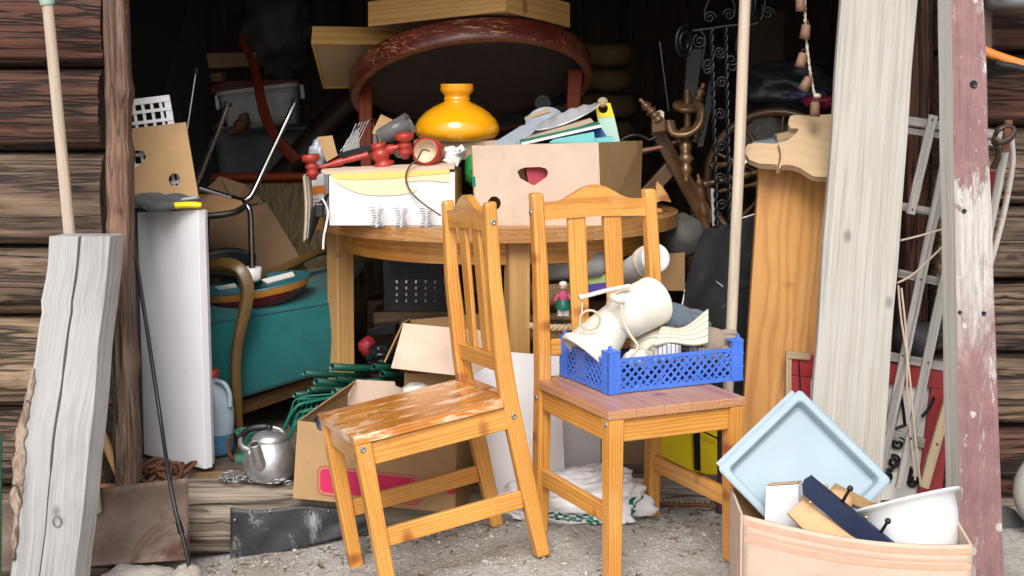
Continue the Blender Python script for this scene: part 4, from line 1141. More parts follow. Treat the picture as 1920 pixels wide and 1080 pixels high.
mb = MB(); mb.tube(smooth_path(pts((1040, 214, 4.9), (1060, 222, 4.86), (1080, 222, 4.84), (1066, 210, 4.86), (1042, 200, 4.9)), 6), .004, 8); build(mb, 'black_strap', m_black, label='black looped strap behind the foil sheet', cat='strap')
mb = MB(); mb.tube([at(1198, 284, 4.9), at(1240, 276, 5.0)], .006, 10); build(mb, 'pink_rod', plain('pinkish_wood', (.4, .2, .14), .6), label='short pinkish rod sticking out right of the pale carton', cat='rod')

# amber lamp shade
lp = thing('lamp_shade', 'glossy amber yellow glass lamp shade with narrow collar', 'lamp shade', at(857, 262, 4.8))
c = at(857, 262, 4.8)
prof = [(.113, 0), (.122, .004), (.137, .016), (.1415, .030), (.139, .048), (.127, .07), (.105, .092), (.078, .110), (.054, .121), (.043, .126), (.0425, .131), (.045, .135), (.043, .139), (.041, .144), (.047, .152), (.054, .160), (.0555, .170), (.054, .182), (.0545, .185), (.050, .184), (.046, .172), (.036, .150)]
mb = MB(); mb.lathe(prof, Matrix.Translation(c), 56); build(mb, 'glass', m_lamp, lp)
mb = MB(); mb.lathe([(.112, -.001), (.108, .006), (.128, .03), (.12, .06)], Matrix.Translation(c), 48); build(mb, 'lining', m_creamin, lp)

# red turned lamp arm
ca = thing('wall_lamp', 'red turned wooden lamp arm with two cups lying across the white box', 'lamp', at(660, 310, 4.62))
def cup(px, py, Y, nm, s=1.0, z=(0, .1, 1)):
    mb = MB(); mb.lathe([(0, -.05), (.010, -.05), (.013, -.04), (.02, -.035), (.022, -.026), (.016, -.018), (.02, -.012), (.022, -.004), (.014, .004), (.026, .010), (.029, .016), (.029, .028), (.026, .032), (.022, .031), (0, .028)], frame(at(px, py, Y), z) @ Matrix.Scale(s, 4), 24)
    return build(mb, nm, m_red, ca)
cup(584, 308, 4.58, 'cup', 1.0, (-.12, 0, 1)); cup(759, 268, 4.58, 'cup', 1.02, (-.05, -.1, 1))
mb = MB(); P = pts((598, 314, 4.585), (640, 302, 4.59), (690, 290, 4.60)); d = P[-1] - P[0]
mb.lathe([(.005, 0), (.0085, .012), (.0065, .03), (.011, .055), (.0125, .072), (.008, .084), (.0095, .094), (.011, .115), (.010, .135), (.012, d.length)], frame(P[0], d), 18); build(mb, 'arm', m_red, ca)
mb = MB(); P = pts((700, 289, 4.60), (752, 274, 4.59)); d = P[1] - P[0]
mb.lathe([(.012, 0), (.014, .012), (.011, .025), (.009, .035), (.014, .045), (.017, .056), (.015, .066), (.009, .075), (.012, d.length)], frame(P[0], d), 18); build(mb, 'arm', m_red, ca)
mb = MB(); mb.lathe([(.034, -.042), (.036, -.034), (.022, -.026), (.027, -.018), (.032, -.006), (.03, .006), (.02, .016), (.026, .022), (.022, .032), (0, .036)], frame(at(713, 287, 4.60), (-.25, -.1, 1)), 26); build(mb, 'hub', m_red, ca)
rc = thing('red_cup', 'red round cup lying on its side showing a cream lining', 'cup', at(803, 308, 4.6))
d = V((-.28, -.95, .18)); c = at(797, 283, 4.56)
mb = MB(); mb.lathe([(.037, 0), (.042, -.002), (.0455, -.006), (.046, -.06), (.040, -.072), (0, -.074)], frame(c, d), 36, 1, 1); build(mb, 'shell', m_red, rc)
mb = MB(); mb.lathe([(.0385, -.001), (.037, -.03), (.034, -.042), (0, -.044)], frame(c, d), 32); build(mb, 'lining', m_creamin, rc)
mb = MB(); mb.tube(smooth_path([c + V((.012, .02, -.002)), c + V((-.006, -.03, .004))] + pts((782, 299, 4.53), (768, 312, 4.53), (761, 330, 4.535), (765, 350, 4.535), (776, 366, 4.53), (795, 383, 4.50), (826, 404, 4.46)), 6), .0028, 8); build(mb, 'brown_cable', m_oldarm, label='thin brown cord looping down over the white box front', cat='cord')
# clutter in the white box
mb = MB(); mb.slab(pts((632, 288, 4.68), (742, 258, 4.66), (738, 274, 4.66), (634, 302, 4.68)), .05); build(mb, 'black_case', m_blackmat, bevel=.006, label='long black case lying behind the red lamp arm', cat='case')
item('cardboard_strip', m_carton, ((595, 257, 4.66), (623, 254, 4.66), (633, 292, 4.66), (612, 304, 4.66)), .006, 'small brown cardboard strip standing at the left end of the white box', 'cardboard')
item('white_sheet', m_paper, ((650, 262, 5.34), (697, 216, 5.36), (708, 270, 5.34), (640, 290, 5.33)), .004, 'white paper sheet standing behind the black case', 'paper')
item('brown_card', m_carton, ((697, 250, 4.80), (714, 214, 4.82), (744, 228, 4.80), (748, 262, 4.79)), .006, 'brown cardboard corner behind the clear tumbler', 'cardboard')
mb = MB(); a, b = at(712, 258, 4.66), at(768, 230, 4.64)
mb.lathe([(0, 0), (.024, 0), (.027, .004), (.035, (b - a).length), (.033, (b - a).length), (.0255, .006), (0, .004)], frame(a, b - a), 30); build(mb, 'clear_tumbler', m_clear, label='clear plastic tumbler lying on the black case', cat='tumbler')
mb = MB(); mb.blob(at(756, 284, 4.64), (.03, .02, .02), 6, .35, 3); build(mb, 'plastic_wrap', m_clear, label='crumpled clear wrapping between red cups', cat='wrapping')
mb = MB()
for k in range(5): mb.tube([at(640 + k * 5, 292, 4.74 + k * .01), at(668 + k * 6, 232 - k * 2, 4.78 + k * .01)], .0013, 5)
mb.tube([at(638, 284, 4.74), at(676, 230, 4.78), at(700, 222, 4.82)], .0014, 5); build(mb, 'wire_rack', m_darkchrome, label='thin grey wire rack standing behind the left of the white box', cat='rack')
mb = MB(); mb.blob(at(598, 288, 4.70), (.035, .03, .045), 3, .3, 2.5); build(mb, 'plastic_wrap', plain('bluish_film', (.3, .34, .4), .3, var=.3), label='bluish plastic wrap at the left end of the white box', cat='wrapping')
item('paper_bundle', m_paper, ((833, 292, 4.62), (866, 270, 4.68), (872, 280, 4.66), (842, 304, 4.6)), .02, 'crumpled white papers in front of the lamp shade', 'paper')
mb = MB(); mb.blob(at(846, 286, 4.65), (.03, .03, .02), 9, .4, 3); build(mb, 'crumpled_paper', m_paper, label='crumpled tissue paper beside the red cup', cat='paper')
item('paper_stack', m_tanbook, ((775, 264, 4.72), (935, 264, 4.72), (940, 300, 4.72), (775, 300, 4.72)), .16, 'stack of old paper under the lamp shade', 'paper stack')
mb = MB(); mb.blob(at(884, 318, 4.70), (.022, .05, .05), 12, .3, 3); build(mb, 'green_bag', plain('green_film', (.02, .28, .06), .3, var=.3), label='green plastic bag squeezed between the white and pale boxes', cat='bag')
# wire egg cups
def eggcup():
    mb = MB(); P = []
    for i in range(130):
        t = i / 129; r = .0125 + .011 * abs(2 * t - .9) ** 1.3; P.append(V((r * math.cos(t * 2 * PI * 7.5), r * math.sin(t * 2 * PI * 7.5), .0012 + .058 * t)))
    mb.tube(P, .00115, 5); mb.tube([V((.017 * math.cos(2 * PI * i / 24), .017 * math.sin(2 * PI * i / 24), .0012)) for i in range(24)], .0012, 5, True); return mb
mb = eggcup(); eg = build(mb, 'wire_egg_cup', m_steel, local=True)
for k, (x, y, lab) in enumerate(((707, 426, 'leftmost of the coiled wire egg cups in front of the white box'), (753, 427, 'middle coiled wire egg cup in front of the white box'), (800, 427, 'rightmost coiled wire egg cup beside the brown cord'))):
    o = eg if k == 0 else eg.copy()
    if k: COL.objects.link(o)
    o.location = at(x, y, 4.515); o.location.z = TZ + .0005; o.rotation_euler = (0, 0, k); o['label'] = lab; o['category'] = 'egg cup'; o['group'] = 'wire egg cups'
# left end of the table
pk = thing('printed_packet', 'white packet with orange label and small print at the left table edge', 'packet', at(596, 408, 4.72))
mb = MB(); mb.slab(pts((580, 326, 4.70), (607, 326, 4.68), (608, 402, 4.68), (584, 408, 4.70)), .03); build(mb, 'packet', m_paper, pk)
mb = MB(); mb.slab(pts((582, 350, 4.695), (609, 347, 4.677), (609, 362, 4.677), (583, 366, 4.695)), .001); build(mb, 'orange_label', plain('orange_label_ink', (.8, .22, .03), .5), pk)
mb = MB()
for k in range(5): mb.slab(pts((584, 374 + k * 6, 4.697), (603, 371 + k * 6, 4.683), (603, 372.6 + k * 6, 4.683), (584, 375.6 + k * 6, 4.697)), .0008)
build(mb, 'print_lines', plain('pink_ink', (.6, .2, .2), .6), pk)
rb = thing('beaded_belt', 'dark beaded woven belt hanging off the left table edge', 'belt', at(576, 456, 4.62))
mb = MB()
def belt(u, v):
    x = 568 + 4 * math.sin(v * 3) + 14 * u; y = 330 + 124 * v - 8 * u
    return at(x, y, 4.62 + .03 * u)
mb.grid(belt, 4, 20); build(mb, 'band', m_tanbook, rb, solid=.004)
mb = MB()
for k in range(38): 
    for u in (.25, .6): mb.blob(belt(u, k / 38) - V((0, .004, 0)), (.0022,) * 3, 0, 0, 1, 6, 4)
build(mb, 'beads', m_paper, rb)
mb = MB()
def bel2(u, v): return at(584 + 30 * (1 - v) * u * 1.1 - 6 * v, 392 + 66 * v - 30 * u * (1 - v), 4.61 + .03 * u)
mb.grid(bel2, 6, 12); build(mb, 'black_pouch', m_blackmat, solid=.006, label='black cloth strip hanging beside the beaded belt', cat='cloth')
mb = MB(); mb.tube(smooth_path(pts((604, 372, 4.6), (611, 384, 4.56), (615, 400, 4.50), (611, 425, 4.45), (607, 445, 4.45), (606, 467, 4.45)), 6), .0036, 8); build(mb, 'white_cord', m_whitep, label='white cord hanging over the left table edge', cat='cord')  # a cord, hanging loose over the edge
mb = MB(); mb.box(at(598, 395, 4.6) + V((0, .02, 0)), (.028, .03, .045)); build(mb, 'black_plug', m_black, bevel=.004, label='small black plug box between packet and white cord', cat='plug')
# right end of the table
mb = MB(); fan = [(1232, 378), (1229, 350), (1233, 343), (1243, 352), (1252, 364), (1256, 377), (1240, 376)]
mb.pxprism(fan, 4.95, .02); build(mb, 'fan_ornament', m_drawer, bevel=.003, label='small fan shaped wooden ornament behind the chair post', cat='ornament')
mb = MB(); mb.blob(at(1222, 396, 4.95), (.04, .03, .012), 2, .2, 2); build(mb, 'wooden_leaf', m_drawer, label='flat carved wooden leaf lying on the right table edge', cat='ornament')
# ================================================================== left interior
# chrome chair upside down
cc_ = thing('tube_chair', 'chrome tube chair with brown seat turned upside down behind the cardboard sheet', 'chair', at(430, 500, 4.9))
mb = MB(); mb.tube(smooth_path(pts((553, 192, 5.15), (535, 232, 5.12), (497, 313, 5.08), (476, 358, 5.05), (466, 372, 5.04), (452, 376, 5.03), (430, 370, 5.02), (372, 352, 4.98)), 6), .0105, 12)
mb.tube(smooth_path(pts((437, 371, 5.02), (455, 379, 4.98), (466, 390, 4.96), (470, 412, 4.96), (472, 500, 4.96), (474, 520, 4.96)), 6), .0105, 12)
mb.tube(smooth_path(pts((426, 198, 4.82), (410, 240, 4.84), (382, 310, 4.88), (366, 345, 4.9), (360, 352, 4.95), (372, 352, 4.98)), 6), .0105, 12)
build(mb, 'frame', m_darkchrome, cc_)
for P in (((367, 136, 5.3), (348, 262, 5.25)), ((244, 140, 5.3), (239, 240, 5.25))):
    mb = MB(); mb.tube(pts(*P), .0065, 8); build(mb, 'leg', m_darkchrome, cc_)
for p, q, Y in (((553, 192), (556, 186), 5.15), ((426, 198), (429, 191), 4.82), ((367, 138), (368, 127), 5.3)):
    mb = MB(); mb.tube([at(*p, Y), at(*q, Y)], .014, 12); build(mb, 'foot_cap', m_black, cc_)
mb = MB(); mb.pxprism([(330, 362), (374, 358), (452, 376), (458, 386), (440, 394), (384, 402), (330, 402)], lambda a, b: 5.02 - (b - 358) * .004, .004); build(mb, 'seat', plain('brown_seat_board', (.34, .19, .09), .5), cc_)
mb = MB(); mb.tube(smooth_path(pts((330, 408, 4.83), (384, 406, 4.83), (436, 399, 4.85), (456, 389, 4.9)), 5), .011, 8); build(mb, 'seat_rim', m_black, cc_)
mb = MB()
def bkr(u, v): 
    x = 380 + 98 * u; y = 464 + 56 * v + 12 * (2 * u - 1) ** 2 * (1 - v)
    return at(x, y, 4.97 + .05 * math.cos((u - .5) * 2))
mb.grid(bkr, 14, 6); build(mb, 'backrest', m_black, cc_, solid=.012)

ct = thing('carton', 'opened brown carton leaning behind the chrome chair', 'carton', at(500, 510, 5.3), 'cardboard boxes')
for c4 in (((455, 392, 5.25), (500, 380, 5.3), (585, 520, 5.3), (480, 520, 5.2)), ((392, 395, 5.22), (455, 392, 5.24), (480, 520, 5.19), (395, 520, 5.18)), ((375, 366, 5.2), (412, 330, 5.22), (430, 372, 5.2), (392, 396, 5.21)), ((412, 330, 5.24), (460, 346, 5.26), (494, 380, 5.3), (440, 384, 5.24))):
    mb = MB(); mb.slab(pts(*c4), .006); build(mb, 'panel', m_carton_dim, ct)  # darker cardboard colour stands in for the shade inside the shed

# teal armchair with olive wood arms
ac = thing('armchair', 'old armchair with teal upholstered seat and curved olive wood arms', 'armchair', at(510, 740, 5.1))
mb = MB()
a, b, c, d = at(300, 622, 4.72), at(640, 565, 5.02), at(640, 689, 5.02), at(300, 790, 4.72)
bk_ = V((.05, .55, .03)); pu = V((0, .03, .035))
N_ = 30
def teal(u, v):
    # v: 0..1 top back -> front seam -> bottom
    if v < .45: 
        s_ = v / .45; base = (a.lerp(b, u)); return base + pu * math.sin(min(1, (1 - s_) * 3) * PI / 2) + bk_ * (1 - s_) ** 1.3
    s_ = (v - .45) / .55
    return a.lerp(b, u).lerp(d.lerp(c, u), s_) + V((0, -.018 * math.sin(PI * s_), 0))
mb.grid(teal, 24, 30); build(mb, 'seat', m_teal, ac, solid=.01)
mb = MB(); mb.tube([teal(i / 40, .45) - V((0, .003, 0)) for i in range(41)], .0042, 8); build(mb, 'piping', fabric('teal_dark_piping', (.01, .07, .08), 500), ac)
mb = MB(); P = smooth_path(pts((340, 512, 4.95), (385, 502, 4.85), (420, 498, 4.80), (446, 505, 4.77), (461, 527, 4.76), (463, 560, 4.76), (452, 610, 4.76), (443, 660, 4.76), (442, 720, 4.76), (446, 770, 4.77), (449, 822, 4.78)), 7)
mb.tube(P, [.020 + .006 * math.sin(PI * min(1, i / 45)) - .004 * (i > 60) for i in range(len(P))], 4, flat=1.15); build(mb, 'arm', m_oldarm, ac, bevel=.004)
mb = MB(); P = smooth_path(pts((478, 522, 5.05), (515, 510, 5.15), (560, 490, 5.25), (600, 472, 5.35), (645, 466, 5.45)), 7); mb.tube(P, .022, 4, flat=.8); build(mb, 'arm', m_oldarm, ac, bevel=.004)
mb = MB()
def brest(u, v): return at(395 + 460 * u, 334 + 262 * v, 5.62 + .1 * u - .12 * v - .03 * math.sin(u * PI))
mb.grid(brest, 20, 14); build(mb, 'backrest', m_gold, ac, solid=.05)
mb = MB(); mb.tube(pts((398, 333, 5.58), (600, 331, 5.6), (850, 333, 5.7)), .02, 6); build(mb, 'top_rail', m_redwood, ac)
mb = MB(); mb.slab(pts((400, 770, 4.86), (640, 690, 5.08), (640, 712, 5.08), (400, 796, 4.86)), .03); build(mb, 'seat_rail', m_darkwood, ac)

# striped wooden bowl with cup and papers
wbw = thing('wooden_bowl', 'long dark red wooden bowl with an orange rim band standing on the teal seat', 'bowl', at(480, 575, 4.98))
cB = at(482, 560, 4.98); MR = Matrix.Translation(cB) @ Euler((math.radians(6), math.radians(-9), math.radians(6))).to_matrix().to_4x4()
k = 1.0
mb = MB(); mb.lathe([(0, -.025), (.09, -.025), (.135, -.012), (.165, .012), (.178, .028)], MR, 48, 1.03, .6); build(mb, 'body', plain('dark_red_lacquer', (.11, .012, .02), .3), wbw)
mb = MB(); mb.lathe([(.1785, .0282), (.188, .046), (.190, .052)], MR, 48, 1.03, .6); build(mb, 'band', plain('orange_wood_band', (.42, .18, .03), .4, var=.2), wbw)
mb = MB(); mb.lathe([(.191, .0525), (.191, .058), (.184, .058), (.17, .03), (.12, .0), (0, -.01)], MR, 48, 1.03, .6); build(mb, 'lining', plain('teal_lining', (.02, .10, .12), .4), wbw)
mb = MB(); p = at(474, 528, 4.97); mb.lathe([(0, 0), (.022, 0), (.028, .01), (.031, .05), (.029, .05), (.025, .012), (0, .008)], Matrix.Translation(p), 26); build(mb, 'cup', m_whitep, label='white cup standing in the striped wooden bowl', cat='cup')
mb = MB(); mb.slab(pts((490, 524, 4.96), (548, 509, 5.0), (552, 516, 4.96), (500, 530, 4.93)), .004); build(mb, 'folded_paper', m_paper, label='folded white paper lying in the wooden bowl', cat='paper')
mb = MB(); mb.slab(pts((402, 538, 4.92), (440, 531, 4.94), (444, 537, 4.9), (410, 541, 4.9)), .004); build(mb, 'paper_scrap', m_paper, label='white paper scrap at the left end of the wooden bowl', cat='paper')

# dark background left
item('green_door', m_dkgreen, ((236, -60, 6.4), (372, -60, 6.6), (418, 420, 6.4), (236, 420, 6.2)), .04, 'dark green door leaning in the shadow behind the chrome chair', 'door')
tub = thing('plastic_tub', 'pale grey plastic tub with lid clips in the dark back', 'tub', at(490, 240, 6.2))
def rbox(mb, c, a, b, z0, z1, sh=1.0, n=36, R=None, sq=.35):
    """rounded rectangular vessel"""
    R = R or Matrix.Identity(3); vs = []; fs = []
    for j in range(5):
        t = j / 4; k = sh + (1 - sh) * t
        for i in range(n):
            an = 2 * PI * i / n; ca, sa = math.cos(an), math.sin(an)
            vs.append(V(c) + R @ V((math.copysign(abs(ca) ** sq, ca) * a * k, math.copysign(abs(sa) ** sq, sa) * b * k, z0 + (z1 - z0) * t)))
    for j in range(4):
        for i in range(n):
            p, q = j * n + i, j * n + (i + 1) % n; fs.append((p, q, q + n, p + n))
    mb.add(vs, fs, None, True); mb.add(vs[:n], [tuple(range(n))[::-1]]); return mb
R = Euler((math.radians(-6), math.radians(-7), math.radians(4))).to_matrix(); cT = at(492, 205, 6.2)
mb = MB(); rbox(mb, cT, .165, .12, -.08, .075, .88, R=R); build(mb, 'body', plain('grey_tub_plastic', (.42, .43, .42), .4), tub, solid=.004)
mb = MB(); rbox(mb, cT, .176, .13, .068, .084, 1, R=R); build(mb, 'rim', plain('grey_tub_plastic_rim', (.46, .47, .46), .4), tub)
for sx in (-1, 1):
    mb = MB(); mb.box(cT + R @ V((sx * .18, -.02, .05)), (.016, .05, .06), R); build(mb, 'clip', m_paper, tub, bevel=.004)
mb = MB(); rbox(mb, at(505, 300, 6.5), .23, .16, -.13, .15, .85); mb2 = mb
tub2 = thing('zinc_tub', 'dull blue grey zinc tub standing below the pale tub', 'tub', at(505, 340, 6.5)); build(mb, 'body', plain('zinc', (.14, .16, .18), .55, .3, var=.2), tub2, solid=.005)
mb = MB(); P = [at(505, 300, 6.5) + V((math.copysign(abs(math.cos(a)) ** .35, math.cos(a)) * .232, math.copysign(abs(math.sin(a)) ** .35, math.sin(a)) * .162, .15)) for a in [2 * PI * i / 40 for i in range(40)]]; mb.tube(P, .008, 8, True); build(mb, 'rim', m_galv, tub2)
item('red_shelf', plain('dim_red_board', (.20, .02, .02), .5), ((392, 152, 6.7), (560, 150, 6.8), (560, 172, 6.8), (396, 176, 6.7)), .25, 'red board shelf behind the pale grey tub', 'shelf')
item('pale_plank', m_plywood, ((386, 100, 6.8), (480, 98, 6.8), (480, 124, 6.8), (392, 128, 6.8)), .2, 'pale wooden box edge in the dark above the red shelf', 'plank')
mb = MB(); mb.slab(pts((394, 138, 6.6), (416, 136, 6.6), (416, 152, 6.6), (396, 154, 6.6)), .1); mb.slab(pts((455, 130, 6.6), (470, 128, 6.6), (470, 150, 6.6), (456, 152, 6.6)), .1); 
mb = MB(); mb.slab(pts((394, 138, 6.6), (416, 136, 6.6), (416, 152, 6.6), (396, 154, 6.6)), .1); build(mb, 'small_carton', m_carton, label='small pale carton on the red shelf', cat='carton')
mb = MB(); P = smooth_path(pts((452, 72, 5.9), (468, 105, 5.85), (482, 145, 5.8), (490, 190, 5.75), (503, 232, 5.72), (525, 268, 5.7), (556, 302, 5.7)), 7); mb.tube(P, [.018 + .012 * (i / len(P)) for i in range(len(P))], 4, flat=1.3); build(mb, 'rocking_chair_arm', m_redwood, bevel=.005, label='curved dark red wooden chair arm crossing in front of the tubs', cat='chair arm')
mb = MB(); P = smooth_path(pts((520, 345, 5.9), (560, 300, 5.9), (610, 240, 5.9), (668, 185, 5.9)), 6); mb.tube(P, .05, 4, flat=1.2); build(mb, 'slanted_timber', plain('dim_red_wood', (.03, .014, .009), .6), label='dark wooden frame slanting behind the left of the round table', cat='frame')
mb = MB(); mb.tube(smooth_path(pts((432, 248, 6.0), (446, 240, 6.0), (458, 228, 6.0), (456, 212, 6.0)), 5), [.02] * 5 + [.03] * 6 + [.022] * 4 + [.01], 12); build(mb, 'leather_boot', plain('brown_leather', (.14, .06, .03), .5), label='curled brown leather piece in front of the pale tub', cat='leather')
mb = MB(); mb.blob(at(520, 50, 7.2), (.16, .12, .26), 21, .3, 2.2, 30, 24); build(mb, 'plastic_sack', plain('grey_film', (.13, .13, .125), .5, var=.3), label='grey plastic sack hanging in the dark top left', cat='sack')
mb = MB(); mb.blob(at(600, 20, 7.4), (.1, .1, .22), 22, .3, 2.2, 24, 20); build(mb, 'plastic_sack', plain('dark_film', (.05, .05, .05), .6, var=.3), label='darker sack beside the grey plastic sack', cat='sack')

# ================================================================== under the table
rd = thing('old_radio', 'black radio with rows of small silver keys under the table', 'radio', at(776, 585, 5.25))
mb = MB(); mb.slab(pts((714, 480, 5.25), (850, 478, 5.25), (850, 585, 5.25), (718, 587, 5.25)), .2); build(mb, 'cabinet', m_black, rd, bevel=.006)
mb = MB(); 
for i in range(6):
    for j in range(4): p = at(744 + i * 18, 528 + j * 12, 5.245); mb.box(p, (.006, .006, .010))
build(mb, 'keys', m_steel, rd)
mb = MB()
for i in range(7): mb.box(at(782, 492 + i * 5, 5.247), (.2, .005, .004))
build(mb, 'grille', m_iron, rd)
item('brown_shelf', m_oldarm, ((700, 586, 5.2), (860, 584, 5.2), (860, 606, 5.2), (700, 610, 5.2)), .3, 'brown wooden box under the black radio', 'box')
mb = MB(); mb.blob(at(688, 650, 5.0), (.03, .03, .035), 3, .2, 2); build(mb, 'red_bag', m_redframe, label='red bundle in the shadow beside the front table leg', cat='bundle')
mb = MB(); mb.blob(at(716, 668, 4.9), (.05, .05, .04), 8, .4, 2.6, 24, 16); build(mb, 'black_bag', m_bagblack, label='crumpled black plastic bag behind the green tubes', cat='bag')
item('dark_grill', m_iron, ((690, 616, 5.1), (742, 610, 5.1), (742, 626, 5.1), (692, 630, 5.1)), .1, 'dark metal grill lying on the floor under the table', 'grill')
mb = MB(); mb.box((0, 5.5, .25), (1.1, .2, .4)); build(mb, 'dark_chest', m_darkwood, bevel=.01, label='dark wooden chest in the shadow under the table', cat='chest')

# open carton behind the left chair
oc_ = thing('cardboard_box', 'open brown cardboard box with its flap hanging towards the viewer behind the left chair', 'box', at(840, 712, 4.55), group='cardboard boxes')
A_ = [at(758, 700, 4.52), at(948, 722, 4.48)]; 
for q in A_: q.z = FLOOR + .0
Bq = [A_[0], A_[1], A_[1] + V((.06, .3, 0)), A_[0] + V((.06, .3, 0))]
boxwalls(oc_, m_carton_brown, Bq, .30, .005)
mb = MB(); mb.slab([at(757, 606, 4.50), at(930, 622, 4.46), at(928, 712, 4.40), at(733, 690, 4.43)], .005); build(mb, 'flap', m_carton_pink, oc_)
mb = MB(); mb.slab([at(757, 606, 4.51), at(770, 598, 4.80), at(732, 660, 4.82), at(722, 680, 4.50)], .005); build(mb, 'flap', m_carton_brown, oc_)
mb = MB(); mb.slab([at(770, 600, 4.82), at(950, 584, 4.80), at(950, 640, 4.80), at(770, 640, 4.82)], .005, (0, 1, 0)); build(mb, 'flap', m_carton_brown, oc_)

# green tubes and rakes
tl = [((622, 688), (745, 694)), ((570, 700), (690, 706)), ((630, 709), (752, 722)), ((592, 716), (700, 722)), ((552, 741), (668, 730)), ((580, 731), (690, 724)), ((626, 734), (740, 728)), ((700, 688), (765, 690)), ((716, 701), (770, 706)), ((688, 717), (762, 712))]
lbl = ['uppermost long green tube of the bundle left of the box flap', 'green tube reaching farthest left at the top of the bundle', 'thick green tube in the middle of the bundle', 'green tube with a silver end in the middle of the bundle', 'lowest green tube just above the rake tines', 'second lowest green tube of the bundle', 'short green tube pointing at the scratched seat', 'short upper green tube at the right end of the bundle', 'green tube touching the cardboard flap', 'green tube end above the notch of the rear carton flap']
for i, (a, b) in enumerate(tl):
    r = .0105 + .002 * (i % 3 == 0); Ya = 4.62 + .03 * (i % 3) 
    A0, B0 = at(*a, Ya), at(*b, Ya + .25); d = (B0 - A0).normalized()
    mb = MB(); mb.lathe([(r * .8, .03), (r * .8, 0), (r, 0), (r, (B0 - A0).length), (0, (B0 - A0).length)], frame(A0, d), 16)
    build(mb, 'green_tube', m_greenp, label=lbl[i], cat='tube', group='green tubes')
def rake(name, label, e0, e1, dx, dy, n, Y, hub):
    t = thing(name, label, 'rake', at(*hub, Y), 'green leaf rakes'); h = at(*hub, Y + .05)
    A, B = at(*e0, Y + .02), at(*e1, Y + .06); mb = MB()
    for i in range(n):
        u = i / (n - 1); p = A.lerp(B, u); x, y = e0[0] + (e1[0] - e0[0]) * u, e0[1] + (e1[1] - e0[1]) * u
        k = 1.25 - .5 * u
        mb.tube(smooth_path([h, h.lerp(p, .6) + V((0, -.01, .008)), p, at(x + dx * .55 * k, y + dy * .6 * k, Y - .02), at(x + dx * k, y + dy * 1.15 * k, Y - .02), at(x + dx * k + 3, y + dy * 1.3 * k, Y + .0)], 4), .0046, 6, flat=.6)
    build(mb, 'tines', m_greenrake, t)
    mb = MB(); mb.tube([A + V((0, -.006, 0)), B + V((0, -.006, 0))], .0055, 7); build(mb, 'brace', m_greenrake, t)
    mb = MB(); mb.tube(smooth_path([h, at(e0[0] + 30, e0[1] + 4, Y - .02), at(e0[0] - 2, e0[1] + 16, Y - .04), at(e0[0] - 26, e0[1] + 60, Y - .04)], 6), .010, 8, flat=.5); build(mb, 'edge_strip', m_greenrake, t)
    mb = MB(); mb.tube([h, at(hub[0] + 90, hub[1] - 22, Y + .25)], .011, 12); build(mb, 'handle', m_greenp, t)
rake('leaf_rake', 'green plastic leaf rake with long tines fanned out behind the kettle', (556, 748), (628, 742), -17, 34, 9, 4.60, (660, 738))
rake('leaf_rake', 'lower green leaf rake with its thick curved edge touching the box', (562, 772), (640, 764), -14, 26, 8, 4.52, (672, 760))

# big carton with magenta print
mg = thing('cardboard_box', 'worn brown cardboard box with magenta print behind the scratched chair', 'box', at(700, 950, 4.3), group='cardboard boxes')
f0, f1, t0, t1 = at(549, 934, 4.245), at(852, 962, 4.20), at(558, 789, 4.245), at(856, 815, 4.20)
rv = V((.11, .30, .012))
mb = MB()
cut = lambda cx, cy: [(cx + 11 * math.cos(PI * i / 8 + 0), cy + 16 * math.sin(PI * i / 8)) for i in range(9)]
front = [(558, 789)] + cut(603, 793)[::-1] + [(640, 797)] + cut(770, 806)[::-1] + [(856, 815), (852, 962), (549, 934)]
mb.pxprism(front, lambda a, b: 4.245 - .045 * (a - 549) / 303, .006); build(mb, 'front', m_carton, mg)
mb = MB(); mb.slab([t1 + V((.003, .002, 0)), t1 + rv, f1 + rv, f1 + V((.003, .002, 0))], .006, (-1, .2, 0)); build(mb, 'side', m_carton_brown, mg)
mb = MB(); mb.slab([t0 + V((0, .008, 0)), t0 + rv, f0 + rv, f0 + V((0, .008, 0))], .006, (1, .2, 0)); build(mb, 'side', m_carton_brown, mg)
mb = MB(); mb.pxprism([(612, 764), (668, 712), (740, 716), (742, 724), (754, 728), (762, 718), (930, 730), (930, 800), (612, 800)], 4.56, .005); build(mb, 'back_flap', m_carton_pink, mg)
mb = MB(); mb.slab([t0 + rv * .05 + V((0, 0, 0)), at(598, 760, 4.40), at(666, 713, 4.55), t0 + rv], .005, (1, 0, 0)); build(mb, 'flap', m_carton_brown, mg)
mb = MB(); q = [f0 + V((.01, .012, .004)), f1 + V((-.01, .012, .004)), f1 + rv + V((-.01, -.01, .004)), f0 + rv + V((.01, -.01, .004))]; mb.hexa(q + [p + V((0, 0, .005)) for p in q]); build(mb, 'base', m_carton_brown, mg)
fY = lambda a, b: 4.2435 - .045 * (a - 549) / 303
def rr(x0, y0, x1, y1, sl, r):
    P = []
    for cx, cy, a0 in ((x0 + r, y0 + r, 180), (x1 - r, y0 + r, 270), (x1 - r, y1 - r, 0), (x0 + r, y1 - r, 90)):
        for i in range(6): a = math.radians(a0 + 18 * i); x, y = cx + r * math.cos(a), cy + r * math.sin(a); P.append((x, y + sl * (x - x0)))
    return P
mb = MB(); mb.pxprism(rr(600, 878, 780, 922, .108, 9), fY, .0008); build(mb, 'print', m_magenta, mg)
mb = MB(); mb.pxprism(rr(595, 872, 786, 928, .108, 13), fY, .0008, (rr(596.6, 873.6, 784.4, 926.4, .108, 12),)); build(mb, 'print_outline', m_magenta, mg)
mb = MB(); mb.pxprism([(839, 912), (854, 911), (854, 926), (839, 927)], fY, .0008); build(mb, 'print', m_magenta, mg)
